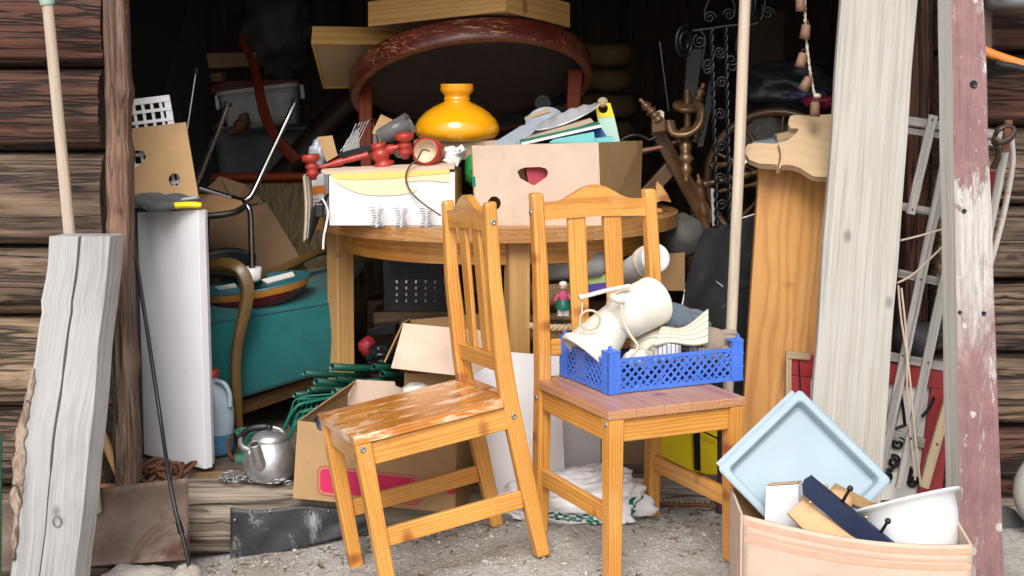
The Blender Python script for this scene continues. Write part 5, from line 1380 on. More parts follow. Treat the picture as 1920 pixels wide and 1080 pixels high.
mb = MB(); mb.blob(at(605, 812, 4.34), (.05, .05, .055), 3, .1, 2); build(mb, 'blue_bottle', m_navy, label='dark blue bottle seen through the notch of the magenta printed box', cat='bottle')
mb = MB(); mb.blob(at(800, 838, 4.36), (.12, .08, .04), 5, .35, 3, 28, 16); build(mb, 'plastic_bag', plain('clear_grey_film', (.45, .45, .46), .2, var=.4, bump=.6, bs=40), label='crumpled clear plastic bag inside the magenta printed box', cat='bag')
mb = MB(); mb.blob(at(782, 735, 4.5), (.045, .04, .03), 2, .15, 2); build(mb, 'white_bundle', m_paper, label='white bundle in the back of the magenta printed box', cat='bundle')

# ================================================================== behind the chairs
mb = MB(); mb.pxprism([(889, 704), (957, 662), (1050, 667), (1061, 982), (936, 978), (905, 860)], lambda a, b: 4.215 + (980 - b) * .0003, .022); build(mb, 'foam_panel', m_foam, bevel=.003, label='tall white foam panel leaning between the two pine chairs', cat='panel')
item('plastic_case', plain('grey_translucent_plastic', (.74, .74, .77), .35, var=.06), ((1050, 700, 4.33), (1128, 690, 4.36), (1128, 905, 4.33), (1052, 915, 4.30)), .1, 'grey translucent plastic case standing right of the white foam panel', 'case', .006)
bg_ = thing('shopping_bag', 'white plastic shopping bag with green checks lying under the chairs', 'bag', at(1070, 980, 4.2))
cbg = at(1075, 930, 4.17)
def bagp(u, v):
    a = 2 * PI * u; th = PI * v
    d = V((math.cos(a) * math.sin(th), math.sin(a) * math.sin(th), math.cos(th)))
    sq = lambda x: math.copysign(abs(x) ** .85, x)
    n = mnoise.fractal(d * 2.4 + V((5, 2, 1)), .9, 2.1, 5); rdg = abs(mnoise.noise(d * 5 + V((1, 8, 2)))) 
    k = 1 + .22 * n - .16 * rdg
    hgt = .088 + .03 * d.x
    p = cbg + V((sq(d.x) * .215 * k, sq(d.y) * .075 * k, sq(d.z) * hgt * k - .008))
    p.z = max(p.z, gz(p.x, p.y) + .001); return p
mb = MB(); mb.grid(bagp, 90, 60); build(mb, 'film', m_bagwhite, bg_)
for ni, nj, ub, vb, du, dv in ((9, 4, .70, .56, .0105, .028), (3, 4, .90, .46, .014, .05)):
    mb = MB()
    for i in range(ni):
        for j in range(nj):
            if (i + j) % 2 == 0:
                u0, v0 = ub + i * du, vb + j * dv
                g = [[bagp(u0 + (du * 1.03) * a / 3, v0 + (dv * 1.03) * b / 3) for a in range(4)] for b in range(4)]
                vs = [p + (p - cbg).normalized() * .003 for r in g for p in r]
                mb.add(vs, [(r * 4 + c, r * 4 + c + 1, r * 4 + c + 5, r * 4 + c + 4) for r in range(3) for c in range(3)], None, True)
    build(mb, 'green_checks', m_greenprint, bg_)
yc = thing('yellow_case', 'yellow plastic case with a dark strap standing under the crate chair', 'case', at(1292, 885, 4.5))
mb = MB(); mb.slab(pts((1236, 792, 4.46), (1346, 786, 4.50), (1346, 896, 4.48), (1238, 868, 4.46)), .1); build(mb, 'body', m_yellow, yc, bevel=.005)
mb = MB(); mb.slab(pts((1300, 788, 4.455), (1312, 787, 4.455), (1314, 884, 4.455), (1302, 880, 4.455)), .004); build(mb, 'strap', m_iron, yc)
mb = MB(); mb.tube(pts((1312, 806, 4.462), (1345, 822, 4.47)), .003, 6); build(mb, 'latch_bar', m_iron, yc)
item('brown_paper', m_carton_dim, ((1128, 790, 4.6), (1240, 790, 4.6), (1240, 890, 4.55), (1128, 880, 4.55)), .05, 'dark brown cardboard behind the white shopping bag', 'cardboard')
sr = thing('spiked_rail', 'rusty spiked iron bar lying on the ground under the crate chair', 'bar', at(1290, 976, 4.27))
mb = MB(); a, b = at(1200, 966, 4.27), at(1356, 976, 4.24); a.z = .014; b.z = .014; mb.tube([a, b], .006, 8)
build(mb, 'bar', m_rustdark, sr)
mb = MB()
for i in range(16): p = a.lerp(b, (i + .5) / 16); mb.tube([p, p + V((0, -.006, .016))], [.003, .0012], 6)
build(mb, 'spikes', m_rustdark, sr)
# chest with baskets
mb = MB(); mb.hexa([at(1000, 830, 4.48), at(1090, 830, 4.48), at(1090, 830, 4.48) + V((0, .3, 0)), at(1000, 830, 4.48) + V((0, .3, 0)), at(1000, 640, 4.48), at(1090, 640, 4.48), at(1090, 640, 4.48) + V((0, .3, 0)), at(1000, 640, 4.48) + V((0, .3, 0))])
build(mb, 'pine_chest', m_pine_pale, bevel=.004, label='pale pine chest carrying the wicker baskets behind the crate chair', cat='chest')
bs = thing('wicker_basket', 'flat wicker basket with braided pale rim on the pine chest', 'basket', at(1036, 640, 4.6), 'wicker baskets')
c = at(1036, 640, 4.62)
mb = MB(); mb.lathe([(0, 0), (.085, 0), (.10, .03), (.105, .055)], Matrix.Translation(c), 40); build(mb, 'body', m_wicker, bs, solid=.006)
mb = MB()
for ph in (0, 2.09, 4.19): mb.tube([c + V(((.106 + .006 * math.cos(a * 14 + ph)) * math.cos(a), (.106 + .006 * math.cos(a * 14 + ph)) * math.sin(a), .063 + .006 * math.sin(a * 14 + ph))) for a in [2 * PI * i / 160 for i in range(160)]], .0065, 6, True)
build(mb, 'braided_rim', plain('pale_straw', (.60, .46, .30), .7, var=.2), bs)
mb = MB(); c = at(1030, 566, 4.66); mb.lathe([(0, 0), (.075, 0), (.085, .02), (.09, .07)], Matrix.Translation(c), 40); build(mb, 'wicker_basket', m_wicker, solid=.006, label='upper small wicker basket behind the left slat of the crate chair', cat='basket', group='wicker baskets')
dl = thing('doll', 'small doll in pink and green standing by the wicker basket', 'doll', at(1056, 592, 4.5))
c = at(1056, 592, 4.50)
mb = MB(); mb.lathe([(.010, 0), (.011, .02), (.012, .026)], Matrix.Translation(c + V((-.008, 0, 0))), 10); mb.lathe([(.010, 0), (.011, .02), (.012, .026)], Matrix.Translation(c + V((.010, 0, 0))), 10); build(mb, 'legs', m_whitep, dl)
mb = MB(); mb.lathe([(.024, .022), (.025, .03), (.017, .045), (.012, .052)], Matrix.Translation(c), 16); build(mb, 'skirt', m_greenprint, dl)
mb = MB(); mb.lathe([(.013, .05), (.015, .06), (.010, .076), (.006, .08)], Matrix.Translation(c), 14); mb.tube([c + V((-.013, 0, .07)), c + V((-.026, -.004, .048))], .005, 7); mb.tube([c + V((.013, 0, .07)), c + V((.024, -.004, .05))], .005, 7); build(mb, 'jacket', plain('pink_cloth', (.6, .1, .2), .8), dl)
mb = MB(); mb.blob(c + V((0, 0, .092)), (.012, .011, .013), 1, .03); build(mb, 'head', plain('doll_skin', (.6, .38, .27), .5), dl)
mb = MB(); mb.blob(c + V((0, .002, .099)), (.013, .012, .010), 2, .1); build(mb, 'hat', m_whitep, dl)
gb = thing('gift_box', 'small box in red lime and blue stripes between the chair slats', 'box', at(1122, 545, 4.7))
for col, y0, y1, yo in ((m_red, 500, 517, 0), (plain('lime_print', (.45, .62, .22), .5), 518, 532, .01), (plain('violet_print', (.10, .06, .35), .5), 533, 548, .02)):
    mb = MB(); mb.slab(pts((1098, y0 + 2, 4.7 - yo), (1142, y0 - 4, 4.7 - yo), (1142, y1 - 4, 4.7 - yo), (1098, y1 + 4, 4.7 - yo)), .06); build(mb, 'panel', col, gb)
mb = MB(); A0, B0 = at(1016, 500, 4.7), at(1140, 492, 4.7); mb.lathe([(0, 0), (.04, .0), (.048, .02), (.048, .15), (.045, .19), (.03, .205), (0, .206)], frame(A0, B0 - A0), 32); build(mb, 'glass_jar', plain('grey_jar', (.42, .42, .43), .15, var=.1), label='grey white jar lying behind the slats of the crate chair', cat='jar')
rl = thing('paper_roll', 'thick white roll tied with rope behind the right post of the crate chair', 'roll', at(1205, 510, 4.6))
A0, B0 = at(1168, 520, 4.8), at(1229, 484, 4.45); d = (B0 - A0)
mb = MB(); mb.lathe([(0, 0), (.045, 0), (.0465, .002), (.0465, d.length), (.044, d.length + .003), (.015, d.length + .001), (.012, d.length - .01), (0, d.length - .01)], frame(A0, d), 36); build(mb, 'roll', m_whitep, rl)
mb = MB(); M = frame(B0 - d.normalized() * .08, d)
mb.tube([M @ V((.0495 * math.cos(a), .0495 * math.sin(a), .006 * math.sin(a * 2))) for a in [2 * PI * i / 28 for i in range(28)]], .005, 7, True); mb.tube([M @ V((.0495 * math.cos(a), .0495 * math.sin(a), .014 + .006 * math.cos(a * 2))) for a in [2 * PI * i / 28 for i in range(28)]], .005, 7, True); build(mb, 'rope', m_rope, rl)
# black garment bag
gbag = thing('garment_bag', 'black cloth garment bag with white piping slumped behind the crate', 'bag', at(1330, 700, 4.6))
mb = MB()
def gbf(u, v):
    xl = 1292 - 40 * v + (34 * (1 - v) ** 3 if v < .5 else 0); xl = 1326 - 78 * v ** .6
    xr = 1432; x = xl + (xr - xl) * u
    yt = 432 - 34 * u; yb = 770
    y = yt + (yb - yt) * v
    f = .05 * math.sin((u * .8 + v) * 7) * v * .5 + .035 * abs(math.sin(v * 8 - u * 3.5)) + .04 * mnoise.noise(V((u * 3, v * 4, 0)))
    return at(x, y, 4.78 - .28 * v - f - .05 * math.sin(u * PI))
mb.grid(gbf, 30, 40); build(mb, 'cloth', m_blackmat, gbag, solid=.012)
mb = MB(); mb.tube([gbf(0, i / 30) + V((-.002, -.004, 0)) for i in range(16)], .003, 6); mb2 = MB(); mb2.tube([gbf(i / 20, .0) + V((0, -.004, .004)) for i in range(12, 21)], .003, 6)
build(mb, 'piping', m_paper, gbag); build(mb2, 'piping', m_paper, gbag)
mb = MB(); mb.tube(smooth_path([gbf(u, .2 + .03 * math.sin(u * 4)) + V((0, -.004, 0)) for u in [i / 10 for i in range(11)]], 3), .003, 6); mb.tube([gbf(i / 20, .62 - .34 * i / 20) + V((0, -.006, 0)) for i in range(21)], .0035, 6); build(mb, 'seam', m_black, gbag)
mb = MB(); mb.slab([gbf(.45, .33) + V((-.02, -.012, .015)), gbf(.45, .33) + V((.012, -.012, -.008)), gbf(.45, .33) + V((.014, -.012, -.014)), gbf(.45, .33) + V((-.014, -.012, .009))], .002); build(mb, 'label', m_paper, gbag)
mb = MB(); mb.blob(at(1278, 442, 5.05), (.085, .08, .075), 31, .12, 2, 26, 18); build(mb, 'net_sack', plain('grey_net', (.11, .105, .095), .9, var=.4, bump=.8, bs=90), label='grey net sack sitting on a carton right of the round table', cat='sack')
mb = MB(); mb.slab(pts((1228, 478, 4.98), (1284, 474, 4.98), (1284, 545, 4.98), (1228, 545, 4.98)), .2); build(mb, 'carton', m_carton_brown, label='small carton under the grey net sack', cat='carton')
# ================================================================== right interior
# stacked tyres
for i, (x, y, r) in enumerate(((1128, 245, .125), (1132, 198, .12), (1126, 150, .122), (1130, 103, .115))):
    mb = MB(); c = at(x, y, 6.4); mb.tube([c + V((r * .78 * math.cos(a), r * .78 * math.sin(a), .004 * math.sin(a * 3 + i))) for a in [2 * PI * q / 40 for q in range(40)]], .048 + .003 * (i % 2), 14, True, flat=1.0)
    build(mb, 'tyre', plain('tyre_brown%s' % 'abcd'[i], (.15, .10, .042), .8, var=.4, bump=.5, bs=60), label=('bottom', 'second', 'third', 'topmost')[i] + ' dusty brown tyre of the stack in the dark back', cat='tyre', group='stacked tyres')
# spinning wheel
sw = thing('spinning_wheel', 'dark turned wood spinning wheel standing in the right of the shed', 'spinning wheel', at(1380, 560, 5.2))
WC = at(1455, 338, 5.25); WR = .262; tiltM = frame(WC, (-.25, -1, .05), (1, 0, 0))
mb = MB(); n_ = 64
mb.lathe([(WR - .028, -.014), (WR, -.014), (WR, -.004), (WR - .006, 0), (WR, .004), (WR, .014), (WR - .028, .014), (WR - .028, -.014)], tiltM, 72); build(mb, 'wheel_rim', m_darkwood, sw)
for k in range(10):
    a = 2 * PI * k / 10 + .2; d = tiltM.to_3x3() @ V((math.cos(a), math.sin(a), 0))
    mb = MB(); L = WR - .05; mb.lathe([(.007, 0), (.009, .03), (.013, .05), (.008, .07), (.006, .1), (.010, L * .7), (.006, L)], frame(WC + d * .025, d), 10); build(mb, 'spoke', m_darkwood, sw)
mb = MB(); mb.lathe([(0, -.04), (.02, -.04), (.034, -.02), (.034, .02), (.02, .04), (0, .04)], tiltM, 20); build(mb, 'hub', m_darkwood, sw)
def turned(a, b, r, knob=True):
    a, b = V(a), V(b); L = (b - a).length; mb = MB(); P = [(0, 0), (r * .5, 0)]
    k = max(3, int(L / (r * 2.2)))
    for i in range(k):
        z = L * (i + .5) / k; P += [(r * .62, z - L * .34 / k), (r * (1.0 if i % 2 == 0 else .78), z), (r * .62, z + L * .34 / k)]
    P += [(r * .5, L), (r * .8, L + r * .5), (r * .55, L + r * 1.1), (r * .25, L + r * 1.4), (r * .4, L + r * 1.8), (0, L + r * 2.2)]
    mb.lathe(P, frame(a, b - a), 18); return mb
build(turned(at(1284, 240, 5.0), at(1286, 310, 4.96), .029), 'spindle_post', m_bronze, sw)
build(turned(at(1238, 228, 5.0), at(1217, 205, 5.0), .024), 'finial', m_bronze, sw)
build(turned(at(1302, 205, 5.02), at(1311, 180, 5.02), .023), 'finial', m_bronze, sw)
build(turned(at(1300, 268, 5.02), at(1309, 245, 5.02), .020), 'finial', m_bronze, sw)
mb = MB(); mb.slab(pts((1222, 212, 4.99), (1240, 205, 4.99), (1258, 246, 4.99), (1222, 250, 4.99)), .04); build(mb, 'head_block', m_bronze, sw, bevel=.005)
mb = MB(); mb.slab(pts((1238, 206, 4.985), (1245, 210, 4.985), (1245, 222, 4.985), (1239, 218, 4.985)), .002); build(mb, 'paper_tag', m_paper, sw)
mb = MB(); mb.lathe([(0, 0), (.046, .002), (.048, .012), (.044, .02), (0, .024)], frame(at(1286, 205, 5.0), (.05, -.35, 1)), 28); build(mb, 'flyer_disc', m_bronze, sw)
mb = MB(); mb.tube([at(1289, 168, 5.0), at(1289, 240, 5.0)], .012, 12); build(mb, 'bobbin', m_bronze, sw)
mb = MB(); P = smooth_path(pts((1305, 196, 5.0), (1313, 205, 4.98), (1312, 228, 4.96), (1300, 245, 4.95), (1280, 252, 4.95), (1262, 248, 4.96), (1256, 228, 4.98)), 6); mb.tube(P, .014, 10, flat=1.5); build(mb, 'flyer', m_bronze, sw)
mb = MB(); mb.plank(at(1232, 245, 5.06), at(1330, 420, 5.1), (1, 0, .4), .05, .06, .03, 8, .002); build(mb, 'slanted_beam', m_darkwood, sw, bevel=.004)
mb = MB(); mb.plank(at(1272, 300, 5.1), at(1180, 400, 5.1), (1, 0, .6), .05, .05, .04, 6, .002); build(mb, 'bench', m_darkwood, sw, bevel=.004)
for a, b, Y in (((1312, 348), (1428, 322), 5.12), ((1330, 312), (1420, 302), 5.2), ((1288, 262), (1180, 290), 5.15)):
    build(turned(at(*a, Y), at(*b, Y + .03), .017), 'rail', m_darkwood, sw)
for a, b, Y in (((1312, 350), (1330, 470), 5.1), ((1420, 400), (1440, 560), 5.3), ((1300, 400), (1290, 560), 5.4)):
    build(turned(at(*b, Y), at(*a, Y), .022), 'leg', m_darkwood, sw)

# wrought iron stand
ir = thing('candle_stand', 'tall black wrought iron candle stand of twisted rods and scrolls', 'candle stand', at(1352, 440, 4.7))
def twist(a, b, r=.0075):
    a, b = V(a), V(b); n = 150; mb = MB(); d = b - a
    M = frame(a, d); L = d.length
    for ph in (0, PI): mb.tube([M @ V((r * .55 * math.cos(i * .45 + ph), r * .55 * math.sin(i * .45 + ph), L * i / n)) for i in range(n + 1)], r * .62, 6)
    return mb
build(twist(at(1334, 52, 4.7), at(1344, 425, 4.7)), 'rod', m_iron, ir); build(twist(at(1361, 52, 4.7), at(1368, 425, 4.7)), 'rod', m_iron, ir)
mb = MB(); mb.tube(smooth_path(pts((1298, 58, 4.7), (1330, 54, 4.7), (1370, 48, 4.7), (1412, 46, 4.7), (1428, 34, 4.7), (1434, 8, 4.7), (1438, -20, 4.7)), 5), .0055, 8); build(mb, 'cross_bar', m_iron, ir)
scr = [((1331, 33), .018, 1.6, 0, 1), ((1367, 28), .018, 1.6, PI, -1), ((1312, 78), .02, 1.7, 2, 1), ((1350, 98), .018, 1.8, 0, -1), ((1327, 120), .018, 1.7, PI, 1), ((1372, 112), .02, 1.6, 1, -1), ((1353, 155), .017, 1.7, 0, 1), ((1350, 215), .016, 1.5, 2, -1), ((1352, 275), .018, 1.7, 0, 1), ((1351, 335), .016, 1.6, PI, -1), ((1354, 385), .017, 1.6, 0, 1), ((1440, 25), .018, 1.6, 0, 1), ((1408, 15), .018, 1.7, 2, -1)]
for (x, y), r, tn, a0, fl_ in scr:
    c = at(x, y, 4.7); mb = MB(); mb.tube(spiral(c, r * 1.15, .003, tn, a0, None, fl_), .0042, 6); build(mb, 'scroll', m_iron, ir)
mb = MB(); mb.tube(smooth_path(pts((1322, 36, 4.7), (1322, 18, 4.7), (1334, -6, 4.7), (1352, -14, 4.7), (1370, -4, 4.7), (1378, 14, 4.7), (1376, 32, 4.7)), 6), .0048, 7); build(mb, 'arch', m_iron, ir)
mb = MB(); mb.tube(smooth_path(pts((1310, 56, 4.7), (1322, 70, 4.7), (1320, 95, 4.7), (1318, 120, 4.7), (1324, 138, 4.7), (1336, 130, 4.7)), 6), .0045, 7); mb2 = MB(); mb2.tube(smooth_path(pts((1385, 60, 4.7), (1380, 90, 4.7), (1386, 112, 4.7), (1376, 132, 4.7), (1366, 128, 4.7)), 6), .0045, 7)
build(mb, 'scroll', m_iron, ir); build(mb2, 'scroll', m_iron, ir)
for x, y in ((1284, 80), (1424, 12)):
    c = at(x, y, 4.7)
    mb = MB(); 
    for dx in (-.012, .006): mb.tube([c + V((dx + .022 * math.cos(a), .03 * math.cos(a + 1), .055 * math.sin(a))) for a in [2 * PI * q / 36 for q in range(36)]], .005, 6, True)
    mb = MB(); mb.tube(spiral(c, .056, .016, 1.9, 1.2, 70, 1, V((.62, .5, 0)), V((0, 0, 1))), .0062, 7); build(mb, 'candle_ring', m_iron, ir)
mb = MB(); mb.tube([at(1237, 78, 5.8), at(1254, 210, 5.8)], .004, 6); build(mb, 'thin_rod', m_darkchrome, label='thin grey metal rod standing in the dark right of the tyres', cat='rod')
item('grey_rail', plain('grey_rail_paint', (.10, .10, .105), .5), ((1290, 92, 5.6), (1318, 92, 5.6), (1304, 190, 5.6), (1282, 190, 5.6)), .03, 'grey metal rail behind the spinning wheel finials', 'rail')
item('grey_slat', plain('grey_slat_paint', (.09, .10, .115), .5), ((1330, 150, 5.6), (1345, 150, 5.6), (1318, 275, 5.5), (1308, 275, 5.5)), .02, 'long dull grey slat slanting behind the iron stand', 'slat')  # a narrow slat
item('angle_iron', plain('pale_angle', (.42, .44, .47), .4), ((1333, 354, 4.78), (1343, 353, 4.78), (1346, 424, 4.78), (1336, 424, 4.78)), .012, 'short pale metal strip standing behind the iron rods', 'strip')
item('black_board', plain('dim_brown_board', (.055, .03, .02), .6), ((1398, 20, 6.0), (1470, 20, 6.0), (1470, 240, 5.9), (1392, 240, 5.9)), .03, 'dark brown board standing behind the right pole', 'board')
mb = MB(); mb.blob(at(1490, 165, 5.5), (.2, .12, .10), 41, .3, 2.4, 34, 22); build(mb, 'dark_sack', plain('slate_film', (.04, .042, .05), .4, var=.4, bump=.6, bs=25), label='dark slate plastic sack behind the bell string', cat='sack')
mb = MB(); mb.blob(at(1540, 190, 5.2), (.07, .05, .022), 42, .3, 2.4, 24, 14); build(mb, 'pink_bundle', plain('pink_film', (.35, .03, .09), .4, var=.4), label='dark pink plastic bundle below the bell string', cat='bundle')
mb = MB(); mb.blob(at(1515, 178, 5.3), (.08, .05, .02), 43, .3, 2.4, 24, 14); build(mb, 'blue_bundle', plain('blue_film', (.08, .11, .2), .3, var=.4), label='bluish plastic wrap on the dark slate sack', cat='bundle')
mb = MB(); mb.blob(at(1440, 262, 5.6), (.1, .08, .10), 44, .2, 2.2, 26, 18); build(mb, 'pale_sack', plain('pale_cloth', (.30, .29, .27), .8, var=.2), label='pale cloth sack seen through the spinning wheel', cat='sack')
item('blue_box', m_tray, ((1428, 266, 4.9), (1468, 258, 4.95), (1474, 275, 4.9), (1430, 300, 4.9)), .05, 'small pale blue box behind the carved board', 'box')
item('orange_block', m_orange if 0 else m_plywood, ((1456, 253, 4.75), (1490, 245, 4.75), (1492, 257, 4.75), (1458, 266, 4.75)), .05, 'two layered small brown wood block by the carved board', 'wood block')
item('white_rag', m_paper, ((1392, 296, 4.85), (1412, 276, 4.88), (1412, 296, 4.85), (1394, 310, 4.85)), .01, 'white rag end left of the carved board', 'rag')

# ================================================================== right foreground
pp = thing('long_pole', 'long pale wooden pole standing in the doorway behind the crate', 'pole', at(1350, 985, 4.24))
mb = MB(); mb.tube([at(1399, -60, 4.24), at(1386, 300, 4.24), at(1370, 640, 4.24), at(1362, 790, 4.24)], [.0165, .0165, .016, .0155], 14); build(mb, 'shaft', m_pole, pp)
mb = MB(); mb.tube([at(1362, 790, 4.24), at(1352, 984, 4.24)], [.0185, .0185], 14); build(mb, 'lower_sleeve', m_purple, pp)
mb = MB(); mb.hexa(pts((1425, 300, 4.36), (1560, 300, 4.38), (1500, 1000, 4.20), (1378, 1000, 4.20)) + [p + V((.0, .032, 0)) for p in pts((1425, 300, 4.36), (1560, 300, 4.38), (1500, 1000, 4.20), (1378, 1000, 4.20))])
build(mb, 'pine_board', m_pineboard, bevel=.003, label='wide orange varnished pine board standing behind the blue tray', cat='board')
cv = MB(); cv.pxprism([(1398, 276), (1403, 271), (1418, 268.5), (1456, 270), (1470, 265), (1480, 261), (1490, 254), (1499, 243), (1495, 240), (1483, 240), (1479, 232), (1479, 223), (1483, 218), (1491, 216), (1520, 217), (1566, 214), (1560, 280), (1552, 331), (1538, 331), (1526, 330), (1512, 322), (1502, 315), (1488, 310), (1476, 309.5), (1466, 310), (1462, 315), (1458, 315), (1456, 309), (1424, 306), (1406, 299), (1398, 287)], lambda a, b: 4.40 - (b - 214) * .0016, .02)
cvt = thing('carved_board', 'scroll cut raw wooden board resting on the top of the pine board', 'board', at(1480, 331, 4.24))
build(cv, 'panel', m_plywood, cvt, bevel=.004)
mb = MB(); mb.tube(smooth_path(pts((1459, 272, 4.292), (1463, 290, 4.27), (1459, 314, 4.236)), 4), .0022, 5); build(mb, 'joint_line', m_darkwood, cvt)
# white and pink boards
mb = MB(); p0, p1 = at(1575, 1020, 4.02), at(1668, -260, 4.14)
mb.plank(p0, p1, (1, 0, -.1), .213, .213, .028, 50, .004, 3)
build(mb, 'whitened_board', m_whitewood, bevel=.002, label='wide whitish weathered plank standing upright right of the pine board', cat='plank')
pb = MB()
tl_, tr_, br_, bl_ = at(1779, -250, 4.0), at(1836, -250, 4.0), at(1884, 1130, 3.66), at(1803, 1130, 3.66)
n = (-(tr_ - tl_).cross(bl_ - tl_)).normalized(); n = n if n.y > 0 else -n
th = n * .04 + V((-.016, .03, 0))
fr = [bl_, br_, br_ + th, bl_ + th, tl_, tr_, tr_ + th, tl_ + th]
segs = 40; o = MB.off(); vs = []; g = []
for i in range(segs + 1):
    t = i / segs; a, b = bl_.lerp(tl_, t), br_.lerp(tr_, t)
    w1, w2 = .003 * mnoise.noise(V((t * 9, 2, 0))), .003 * mnoise.noise(V((t * 9, 7, 0)))
    a = a + V((w1, 0, 0)); b = b + V((w2, 0, 0))
    vs += [a, b, b + th, a + th]; L = t * 2.0; wd = (b - a).length
    g += [V((0, 0, L)) + o, V((wd, 0, L)) + o, V((wd, .05, L)) + o, V((0, .05, L)) + o]
pb.m = 0
pb.add(vs, [(4 * i, 4 * i + 1, 4 * i + 5, 4 * i + 4) for i in range(segs)], g)
pb.m = 1
pb.add(vs, [(4 * i + k, 4 * i + (k + 1) % 4, 4 * i + 4 + (k + 1) % 4, 4 * i + 4 + k) for i in range(segs) for k in (1, 2, 3)] + [(3, 2, 1, 0), tuple(4 * segs + k for k in range(4))], g)
pk_ = thing('painted_board', 'tall plank with flaking dusty pink paint at the right', 'plank', (bl_ + br_) / 2)
build(pb, 'plank', [m_pinkboard, m_whitewood], pk_)
for x, y, r in ((1826, 158, .0105), (1808, 396, .006), (1800, 586, .005), (1845, 588, .006)):
    t = (bl_.z - at(x, y, 3.9).z) / (bl_.z - tl_.z); Yp = bl_.y + (tl_.y - bl_.y) * t
    t = (bl_.z - at(x, y, Yp).z) / (bl_.z - tl_.z); Yp = bl_.y + (tl_.y - bl_.y) * t
    bm = MB(); bm.lathe([(0, .0005), (r * .8, .0005), (r, .0015), (r * 1.05, -.002)], frame(at(x, y, Yp - .002), (0, -1, .16)), 20); build(bm, 'bolt_hole', m_iron, pk_)


# sledge
sl_ = thing('sledge', 'grey wooden sledge stood on end between the whitish and pink planks', 'sledge', at(1720, 900, 4.2))
def lath(p, q, wpx, th, nm, mat, Y0=4.2, Y1=4.2):
    a, b = at(*p, Y0), at(*q, Y1); s_ = 2720 / ((Y0 + Y1) / 2)
    mb = MB(); mb.plank(b, a, (1, 0, 0), wpx / s_, wpx / s_, th, 16, .0015, p[0]); return build(mb, nm, mat, sl_, bevel=.0015)
lath((1751, 216), (1708, 402), 17, .012, 'slat', m_lath, 4.19, 4.18)
lath((1772, 310), (1652, 885), 18, .012, 'slat', m_lath, 4.19, 4.13)
lath((1790, 440), (1688, 918), 18, .012, 'slat', m_lath, 4.19, 4.12)
lath((1784, 735), (1733, 915), 18, .014, 'slat', m_lath_tan, 4.17, 4.12)
for p, q, w_ in (((1690, 387), (1772, 402), 15), ((1686, 513), (1775, 531), 15), ((1664, 668), (1782, 690), 16), ((1660, 812), (1756, 838), 18)):
    a, b = at(*p, 4.205), at(*q, 4.215); mb = MB(); mb.plank(a, b, (0, 0, 1), w_ / 646, w_ / 646, .02, 8, .001, p[1]); build(mb, 'rung', m_lath, sl_, bevel=.002)
mb = MB(); a, b = at(1700, 226, 4.215), at(1880, 254, 4.22); mb.plank(a, b, (0, 0, 1), .026, .026, .02, 8, .001, 7); mb2 = MB(); a, b = at(1700, 245, 4.225), at(1880, 270, 4.23); mb2.plank(a, b, (0, 0, 1), .018, .018, .02, 8, .001, 9)
build(mb, 'cross_bar', m_lath, sl_, bevel=.002); build(mb2, 'cross_bar', m_lath, sl_, bevel=.002)
lath((1892, 250), (1852, 455), 15, .012, 'slat', m_lath, 4.10, 4.12)
mb = MB(); P = smooth_path(pts((1896, 258, 4.13), (1899, 300, 4.13), (1892, 350, 4.13), (1880, 410, 4.13), (1862, 478, 4.13), (1850, 520, 4.14)), 6); mb.tube(P, .009, 4, flat=2.2); build(mb, 'runner', rusty('runner_flaking', (.42, .38, .36), (.5, .47, .45), (.38, .03, .04), rough=.6, metal=0, sc=9), sl_)
mb = MB(); mb.slab(pts((1853, 320, 4.16), (1866, 320, 4.16), (1862, 410, 4.16), (1850, 420, 4.16)), .01); build(mb, 'red_flange', m_redframe, sl_)
for P in (((1688, 451), (1725, 442), (1772, 428)), ((1682, 531), (1715, 512), (1772, 458)), ((1684, 535), (1690, 600), (1704, 690), (1714, 800), (1726, 908)), ((1690, 540), (1700, 640), (1702, 760), (1716, 900))):
    mb = MB(); mb.tube(smooth_path(pts(*[(x, y, 4.12) for x, y in P]), 6), .0032, 7); build(mb, 'cord', m_pole, sl_)
for p in ((1748, 225), (1711, 393), (1727, 524), (1741, 680), (1693, 667), (1660, 812), (1708, 822), (1757, 833)):
    mb = MB(); mb.lathe([(0, .002), (.0035, .001), (.004, 0)], frame(at(*p, 4.115), (0, -1, 0)), 10); build(mb, 'nail', m_rustdark, sl_)
# strap
mb = MB(); P = smooth_path(pts((1862, 268, 4.03), (1870, 245, 4.0), (1888, 236, 4.0), (1902, 242, 4.0), (1896, 258, 3.99), (1876, 268, 3.99), (1864, 262, 4.0), (1872, 290, 4.02), (1862, 315, 4.04)), 6); mb.tube(P, .006, 6, flat=1.8)
build(mb, 'leather_strap', plain('dark_leather', (.045, .025, .018), .5), label='dark leather strap looped over the sledge end at the right wall', cat='strap')
mb = MB(); mb.slab(pts((1886, 225, 4.05), (1899, 225, 4.05), (1893, 286, 4.05), (1879, 286, 4.05)), .012); build(mb, 'rusty_plate', m_rustdark, label='small rusty plate under the leather strap', cat='plate')

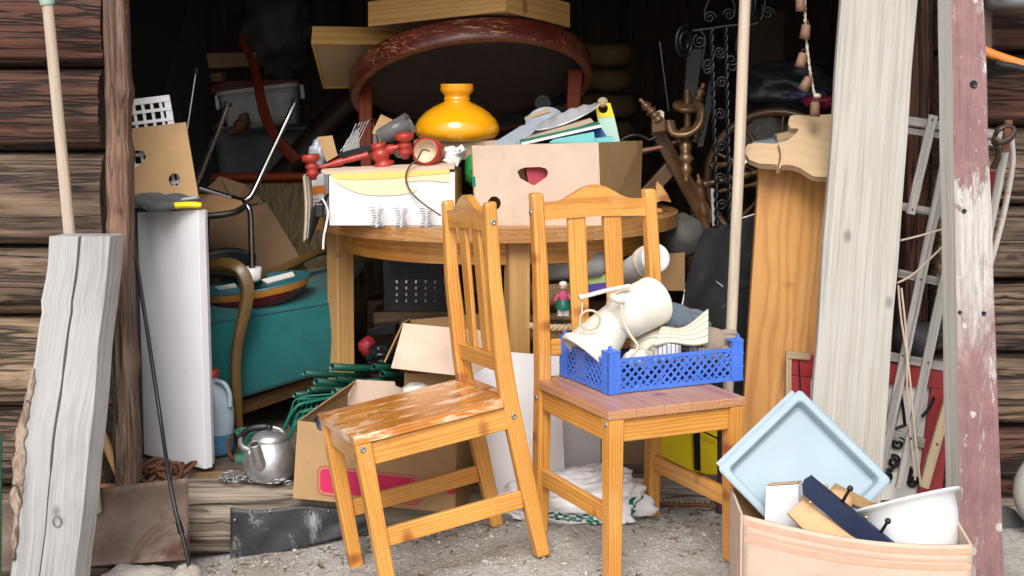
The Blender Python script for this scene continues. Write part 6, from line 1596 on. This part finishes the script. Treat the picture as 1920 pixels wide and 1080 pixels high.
# red frame with ironwork
rf = thing('framed_panel', 'red framed panel with black iron scrollwork behind the sledge', 'panel', at(1630, 930, 4.23))
mb = MB(); mb.slab(pts((1500, 690, 4.24), (1770, 712, 4.24), (1762, 930, 4.22), (1496, 950, 4.22)), .01); build(mb, 'backing', m_paper, rf)
for c4 in (((1478, 664, 4.22), (1790, 690, 4.22), (1788, 732, 4.22), (1478, 704, 4.22)), ((1482, 704, 4.222), (1520, 708, 4.222), (1516, 960, 4.2), (1478, 960, 4.2)), ((1746, 728, 4.222), (1788, 732, 4.222), (1766, 930, 4.2), (1722, 930, 4.2))):
    mb = MB(); mb.slab(pts(*c4), .03); build(mb, 'frame_bar', m_redframe, rf, bevel=.003)
for c4 in (((1474, 660, 4.212), (1520, 664, 4.212), (1520, 676, 4.212), (1474, 672, 4.212)), ((1474, 672, 4.212), (1484, 674, 4.212), (1484, 750, 4.21), (1474, 750, 4.21))):
    mb = MB(); mb.slab(pts(*c4), .02); build(mb, 'worn_edge', m_lath_tan, rf)
mb = MB(); mb.tube(pts((1498, 676, 4.205), (1502, 760, 4.2)), .002, 5); build(mb, 'wire', m_iron, rf)
def iron(P, r=.0048): 
    mb = MB(); mb.tube(smooth_path(pts(*[(x, y, 4.212) for x, y in P]), 6), r, 6); build(mb, 'iron_bar', m_iron, rf)
iron(((1690, 742), (1682, 780), (1673, 812))); iron(((1689, 740), (1694, 770), (1697, 800))); iron(((1672, 806), (1700, 796))); iron(((1752, 745), (1742, 765), (1728, 782))); iron(((1655, 905), (1672, 880), (1692, 862)))
for x, y, r, a0, f_ in ((1684, 832, .022, 0, 1), (1676, 865, .02, 2, -1), (1664, 892, .02, 1, 1), (1700, 885, .02, 3, -1), (1712, 905, .018, 0, 1)):
    mb = MB(); mb.tube(spiral(at(x, y, 4.212), r, .004, 1.5, a0, None, f_), .005, 6); build(mb, 'iron_scroll', m_iron, rf)
mb = MB(); mb.lathe([(0, -.06), (.04, -.055), (.062, -.02), (.066, .02), (.05, .055), (.03, .065)], Matrix.Translation(at(1716, 640, 4.33)), 30); build(mb, 'iron_pot', plain('dusty_black_pot', (.06, .055, .06), .5, .3, var=.3), label='dusty dark pot hanging behind the sledge slats', cat='pot')

# bell string
bst = thing('bell_string', 'twisted pale rope with small rusty bells hanging in the doorway', 'bell string', at(1528, 190, 4.3))
P = smooth_path(pts((1508, -60, 4.3), (1509, 0, 4.3), (1510, 40, 4.3), (1514, 95, 4.3), (1520, 140, 4.3), (1526, 172, 4.3), (1530, 181, 4.3)), 10)
mb = MB()
for ph in (0, PI): mb.tube([p + V((.0022 * math.cos(i * 1.1 + ph), .0022 * math.sin(i * 1.1 + ph), 0)) for i, p in enumerate(P)], .0027, 6)
build(mb, 'rope', m_rope, bst)
mb = MB(); mb.blob(at(1532, 180, 4.3), (.011, .009, .007), 2, .3, 3); build(mb, 'knot', m_rope, bst)
for x, y, ax in ((1501, 8, (-.05, 0, 1)), (1510, 60, (.12, 0, 1)), (1503, 113, (.25, 0, 1)), (1511, 158, (.5, 0, 1)), (1528, 205, (.02, 0, 1))):
    c = at(x, y, 4.29); M = frame(c, ax); mb = MB()
    mb.lathe([(.0, .023), (.011, .022), (.0135, .017), (.0145, -.004), (.016, -.021), (.0145, -.021), (.012, .01), (0, .012)], M, 20); bl = build(mb, 'bell', m_bell, bst)
    mb = MB(); mb.tube([M @ V((.006 * math.cos(a), 0, .027 + .006 * math.sin(a))) for a in [2 * PI * q / 12 for q in range(12)]], .0014, 5, True); build(mb, 'loop', m_rustdark, bl)

# saw and tub at top right
sa = thing('hand_saw', 'saw with rusty toothed blade and orange handle hanging on the right log wall', 'saw', at(1870, 130, 4.1))
mb = MB(); teeth = [(1845, -30), (1861, -30)]
for i in range(24): teeth += [(1862 + .0 * i, -28 + i * 5.2), (1857, -25.5 + i * 5.2)]
teeth += [(1861, 98), (1843, 92)]
mb.pxprism(teeth, 4.06, .002); build(mb, 'blade', m_rust, sa)
mb = MB(); mb.tube(smooth_path(pts((1842, 94, 4.06), (1862, 102, 4.06), (1890, 112, 4.06), (1945, 130, 4.06)), 5), .0125, 12, flat=1.1); build(mb, 'handle', m_orange, sa)
mb = MB(); mb.tube(smooth_path(pts((1866, 116, 4.05), (1880, 122, 4.05), (1905, 126, 4.05), (1950, 140, 4.05)), 5), .010, 10); build(mb, 'grip', m_black, sa)
mb = MB(); mb.lathe([(0, 0), (.10, 0), (.108, .006), (.112, .018), (.11, .03), (.116, .04), (.13, .2)], Matrix.Translation(at(1925, 16, 4.02)), 48); mb.m = 0
build(mb, 'zinc_bucket', m_galv, label='galvanised bucket bottom peeking in at the top right corner', cat='bucket')

# ================================================================== front right carton and what stands in it
fb = thing('cardboard_box', 'big cardboard box with orange stripes in the front right corner', 'box', at(1600, 1080, 3.4), group='cardboard boxes')
TZ2 = .245
def bowf(u, v):      # bowed front wall
    x = .554 + .506 * u; y = 3.41 - .045 * math.sin(PI * u) ** .8 - .135 * u
    zt = TZ2 - .010 * math.sin(PI * u) - .028 * u
    return V((x, y, zt + (-.04 - zt) * v))
mb = MB(); mb.grid(bowf, 30, 8)
g = [V((p.x, 0, p.z)) for p in mb.v]; mb.g = g
build(mb, 'front', m_carton_pink, fb, solid=.006)
for z0_, z1_ in ((.03, .085), (.13, .15), (.175, .225)):
    mb = MB(); mb.grid(lambda u, v: bowf(.004 + u * .99, z0_ + (z1_ - z0_) * v) + V((0, -.0045, 0)), 30, 2); build(mb, 'orange_stripe', m_orangeprint, fb)
lb, rb_ = V((.562, 3.63, TZ2)), V((1.084, 3.5, TZ2 - .02))
def wall(p, q, nm, mat=m_carton, zoff=0):
    mb = MB(); b0_, b1_ = V((p.x, p.y, -.04)), V((q.x, q.y, -.04)); mb.slab([p, q, b1_, b0_], .006); return build(mb, nm, mat, fb)
wall(bowf(0, 0), lb, 'side', m_carton_pink); wall(bowf(1, 0), rb_, 'side', m_carton_pink); wall(lb, rb_, 'back', m_carton_brown)
mb = MB(); q = [V((.57, 3.4, -.035)), V((1.03, 3.3, -.035)), V((1.05, 3.48, -.035)), V((.57, 3.6, -.035))]; mb.hexa(q + [p + V((0, 0, .006)) for p in q]); build(mb, 'base', m_carton_brown, fb)
mb = MB(); mb.slab([lb + V((.2, 0, 0)), rb_ + V((-.2, 0, 0)), rb_ + V((-.2, .03, .02)), lb + V((.22, .03, .03))], .005, (0, 1, -.5)); build(mb, 'flap', m_carton_brown, fb)
# tray
ty = thing('plastic_tray', 'pale blue square plastic tray propped on its corner in the striped box', 'tray', at(1510, 1000, 3.62))
cT, cL, cR = at(1498, 731, 3.70), at(1346, 882, 3.585), at(1670, 902, 3.60)
ex = (cR - cT); ey = (cL - cT); Lx, Ly = ex.length, ey.length; ex.normalize(); ey = (ey - ex * ex.dot(ey)).normalized(); nz = ex.cross(ey).normalized(); nz = nz if nz.y < 0 else -nz
Lx = Lx; Ly = Ly
MT = Matrix((ex, ey, nz)).transposed().to_4x4(); MT.translation = cT
mb = MB()
def ringp(ins, z, r=.012):
    P = []
    for cx, cy, a0 in ((Lx - ins - r, ins + r, -90), (Lx - ins - r, Ly - ins - r, 0), (ins + r, Ly - ins - r, 90), (ins + r, ins + r, 180)):
        for i in range(6): a = math.radians(a0 + 18 * i); P.append(V((cx + r * math.cos(a), cy + r * math.sin(a), z)))
    return P
rings = [ringp(.012, -.028), ringp(.010, .0), ringp(0, .004), ringp(.0, .009), ringp(.004, .011), ringp(.018, .011), ringp(.021, .008), ringp(.026, -.02), ringp(.032, -.024)]
vs = [MT @ p for r in rings for p in r]; k = 24; fs = []
for i in range(len(rings) - 1):
    for j in range(k): a, b = i * k + j, i * k + (j + 1) % k; fs.append((a, b, b + k, a + k))
mb.add(vs, fs, None, False); mb.add([MT @ p for p in rings[-1]], [tuple(range(k))]); mb.add([MT @ p for p in rings[0]], [tuple(range(k))[::-1]])
build(mb, 'tray', m_tray, ty)
mb = MB(); mb.slab([MT @ V((-.012, .012, -.006)), MT @ V((-.012, Ly - .012, -.006)), MT @ V((.004, Ly - .012, -.006)), MT @ V((.004, .012, -.006))], .004); build(mb, 'lip', m_tray, ty)
# white block
wk = thing('white_box', 'white box end with raw wood top edge beside the navy coat rack', 'box', at(1470, 990, 3.5))
mb = MB(); a, b, c, d = pts((1436, 912, 3.50), (1497, 908, 3.50), (1500, 1000, 3.48), (1433, 992, 3.48)); dv = V((.03, .10, -.022))
mb.hexa([a, b, c, d, a + dv, b + dv, c + dv, d + dv]); build(mb, 'body', m_white, wk, bevel=.002)
mb = MB(); mb.hexa([a + V((.002, .004, .0008)), b + V((-.002, .004, .0008)), b + dv + V((-.002, -.004, .0008)), a + dv + V((.002, -.004, .0008)), a + V((.002, .004, .004)), b + V((-.002, .004, .004)), b + dv + V((-.002, -.004, .004)), a + dv + V((.002, -.004, .004))]); build(mb, 'top_edge', m_plywood, wk)
mb = MB(); mb.slab(pts((1507, 935, 3.42), (1622, 1022, 3.36), (1560, 1048, 3.34), (1476, 962, 3.41)), .016); build(mb, 'pale_board', m_stick, bevel=.002, label='pale wooden board lying under the navy coat rack', cat='board')
rk = thing('coat_rack', 'navy blue coat rack board with black knob hooks in the striped box', 'coat rack', at(1600, 1010, 3.38))
mb = MB(); mb.pxprism([(1521, 895), (1509, 903), (1505, 911), (1506, 927), (1620, 1024), (1686, 1030)], lambda a, b: 3.40 - (a - 1505) * .0003, .018); build(mb, 'board', m_navy, rk, bevel=.002)
for kx, ky, sx, sy in ((1594, 916, 1580, 940), (1665, 977, 1650, 1001), (1498, 996, 1508, 984)):
    mb = MB(); a, b = at(sx, sy, 3.385 if kx > 1500 else 3.42), at(kx, ky, 3.33 if kx > 1500 else 3.395); mb.tube([a, a.lerp(b, .7), b], [.0042, .0036, .0036], 10); mb.blob(b, (.0075,) * 3, 1, 0, 1, 14, 10); build(mb, 'hook', m_black, rk)
for x, y in ((1550, 911), (1624, 970), (1519, 942)):
    mb = MB(); mb.blob(at(x, y, 3.375), (.0045,) * 3, 1, 0, 1, 12, 8); build(mb, 'stud', plain('brass', (.7, .5, .25), .3, .9), rk)
mb = MB(); mb.lathe([(0, 0), (.03, 0), (.033, .006), (.033, .02), (.022, .034), (0, .036)], frame(at(1570, 946, 3.48), (.3, -.2, 1)), 26); build(mb, 'turned_wood', m_stick, label='round turned wooden piece behind the navy coat rack', cat='wood piece')
bs_ = thing('white_basin', 'white enamel basin tilted in the striped box', 'basin', at(1700, 1020, 3.45))
M = frame(at(1702, 962, 3.46), (-.24, .42, 1), (1, 0, 0))
mb = MB(); mb.lathe([(0, -.12), (.07, -.12), (.085, -.112), (.10, -.09), (.118, -.02), (.123, .022), (.138, .026), (.140, .03), (.137, .033), (.12, .03), (.115, .02), (.11, -.02), (.09, -.09), (0, -.105)], M, 56, 1, .86); build(mb, 'bowl', m_whitep, bs_)
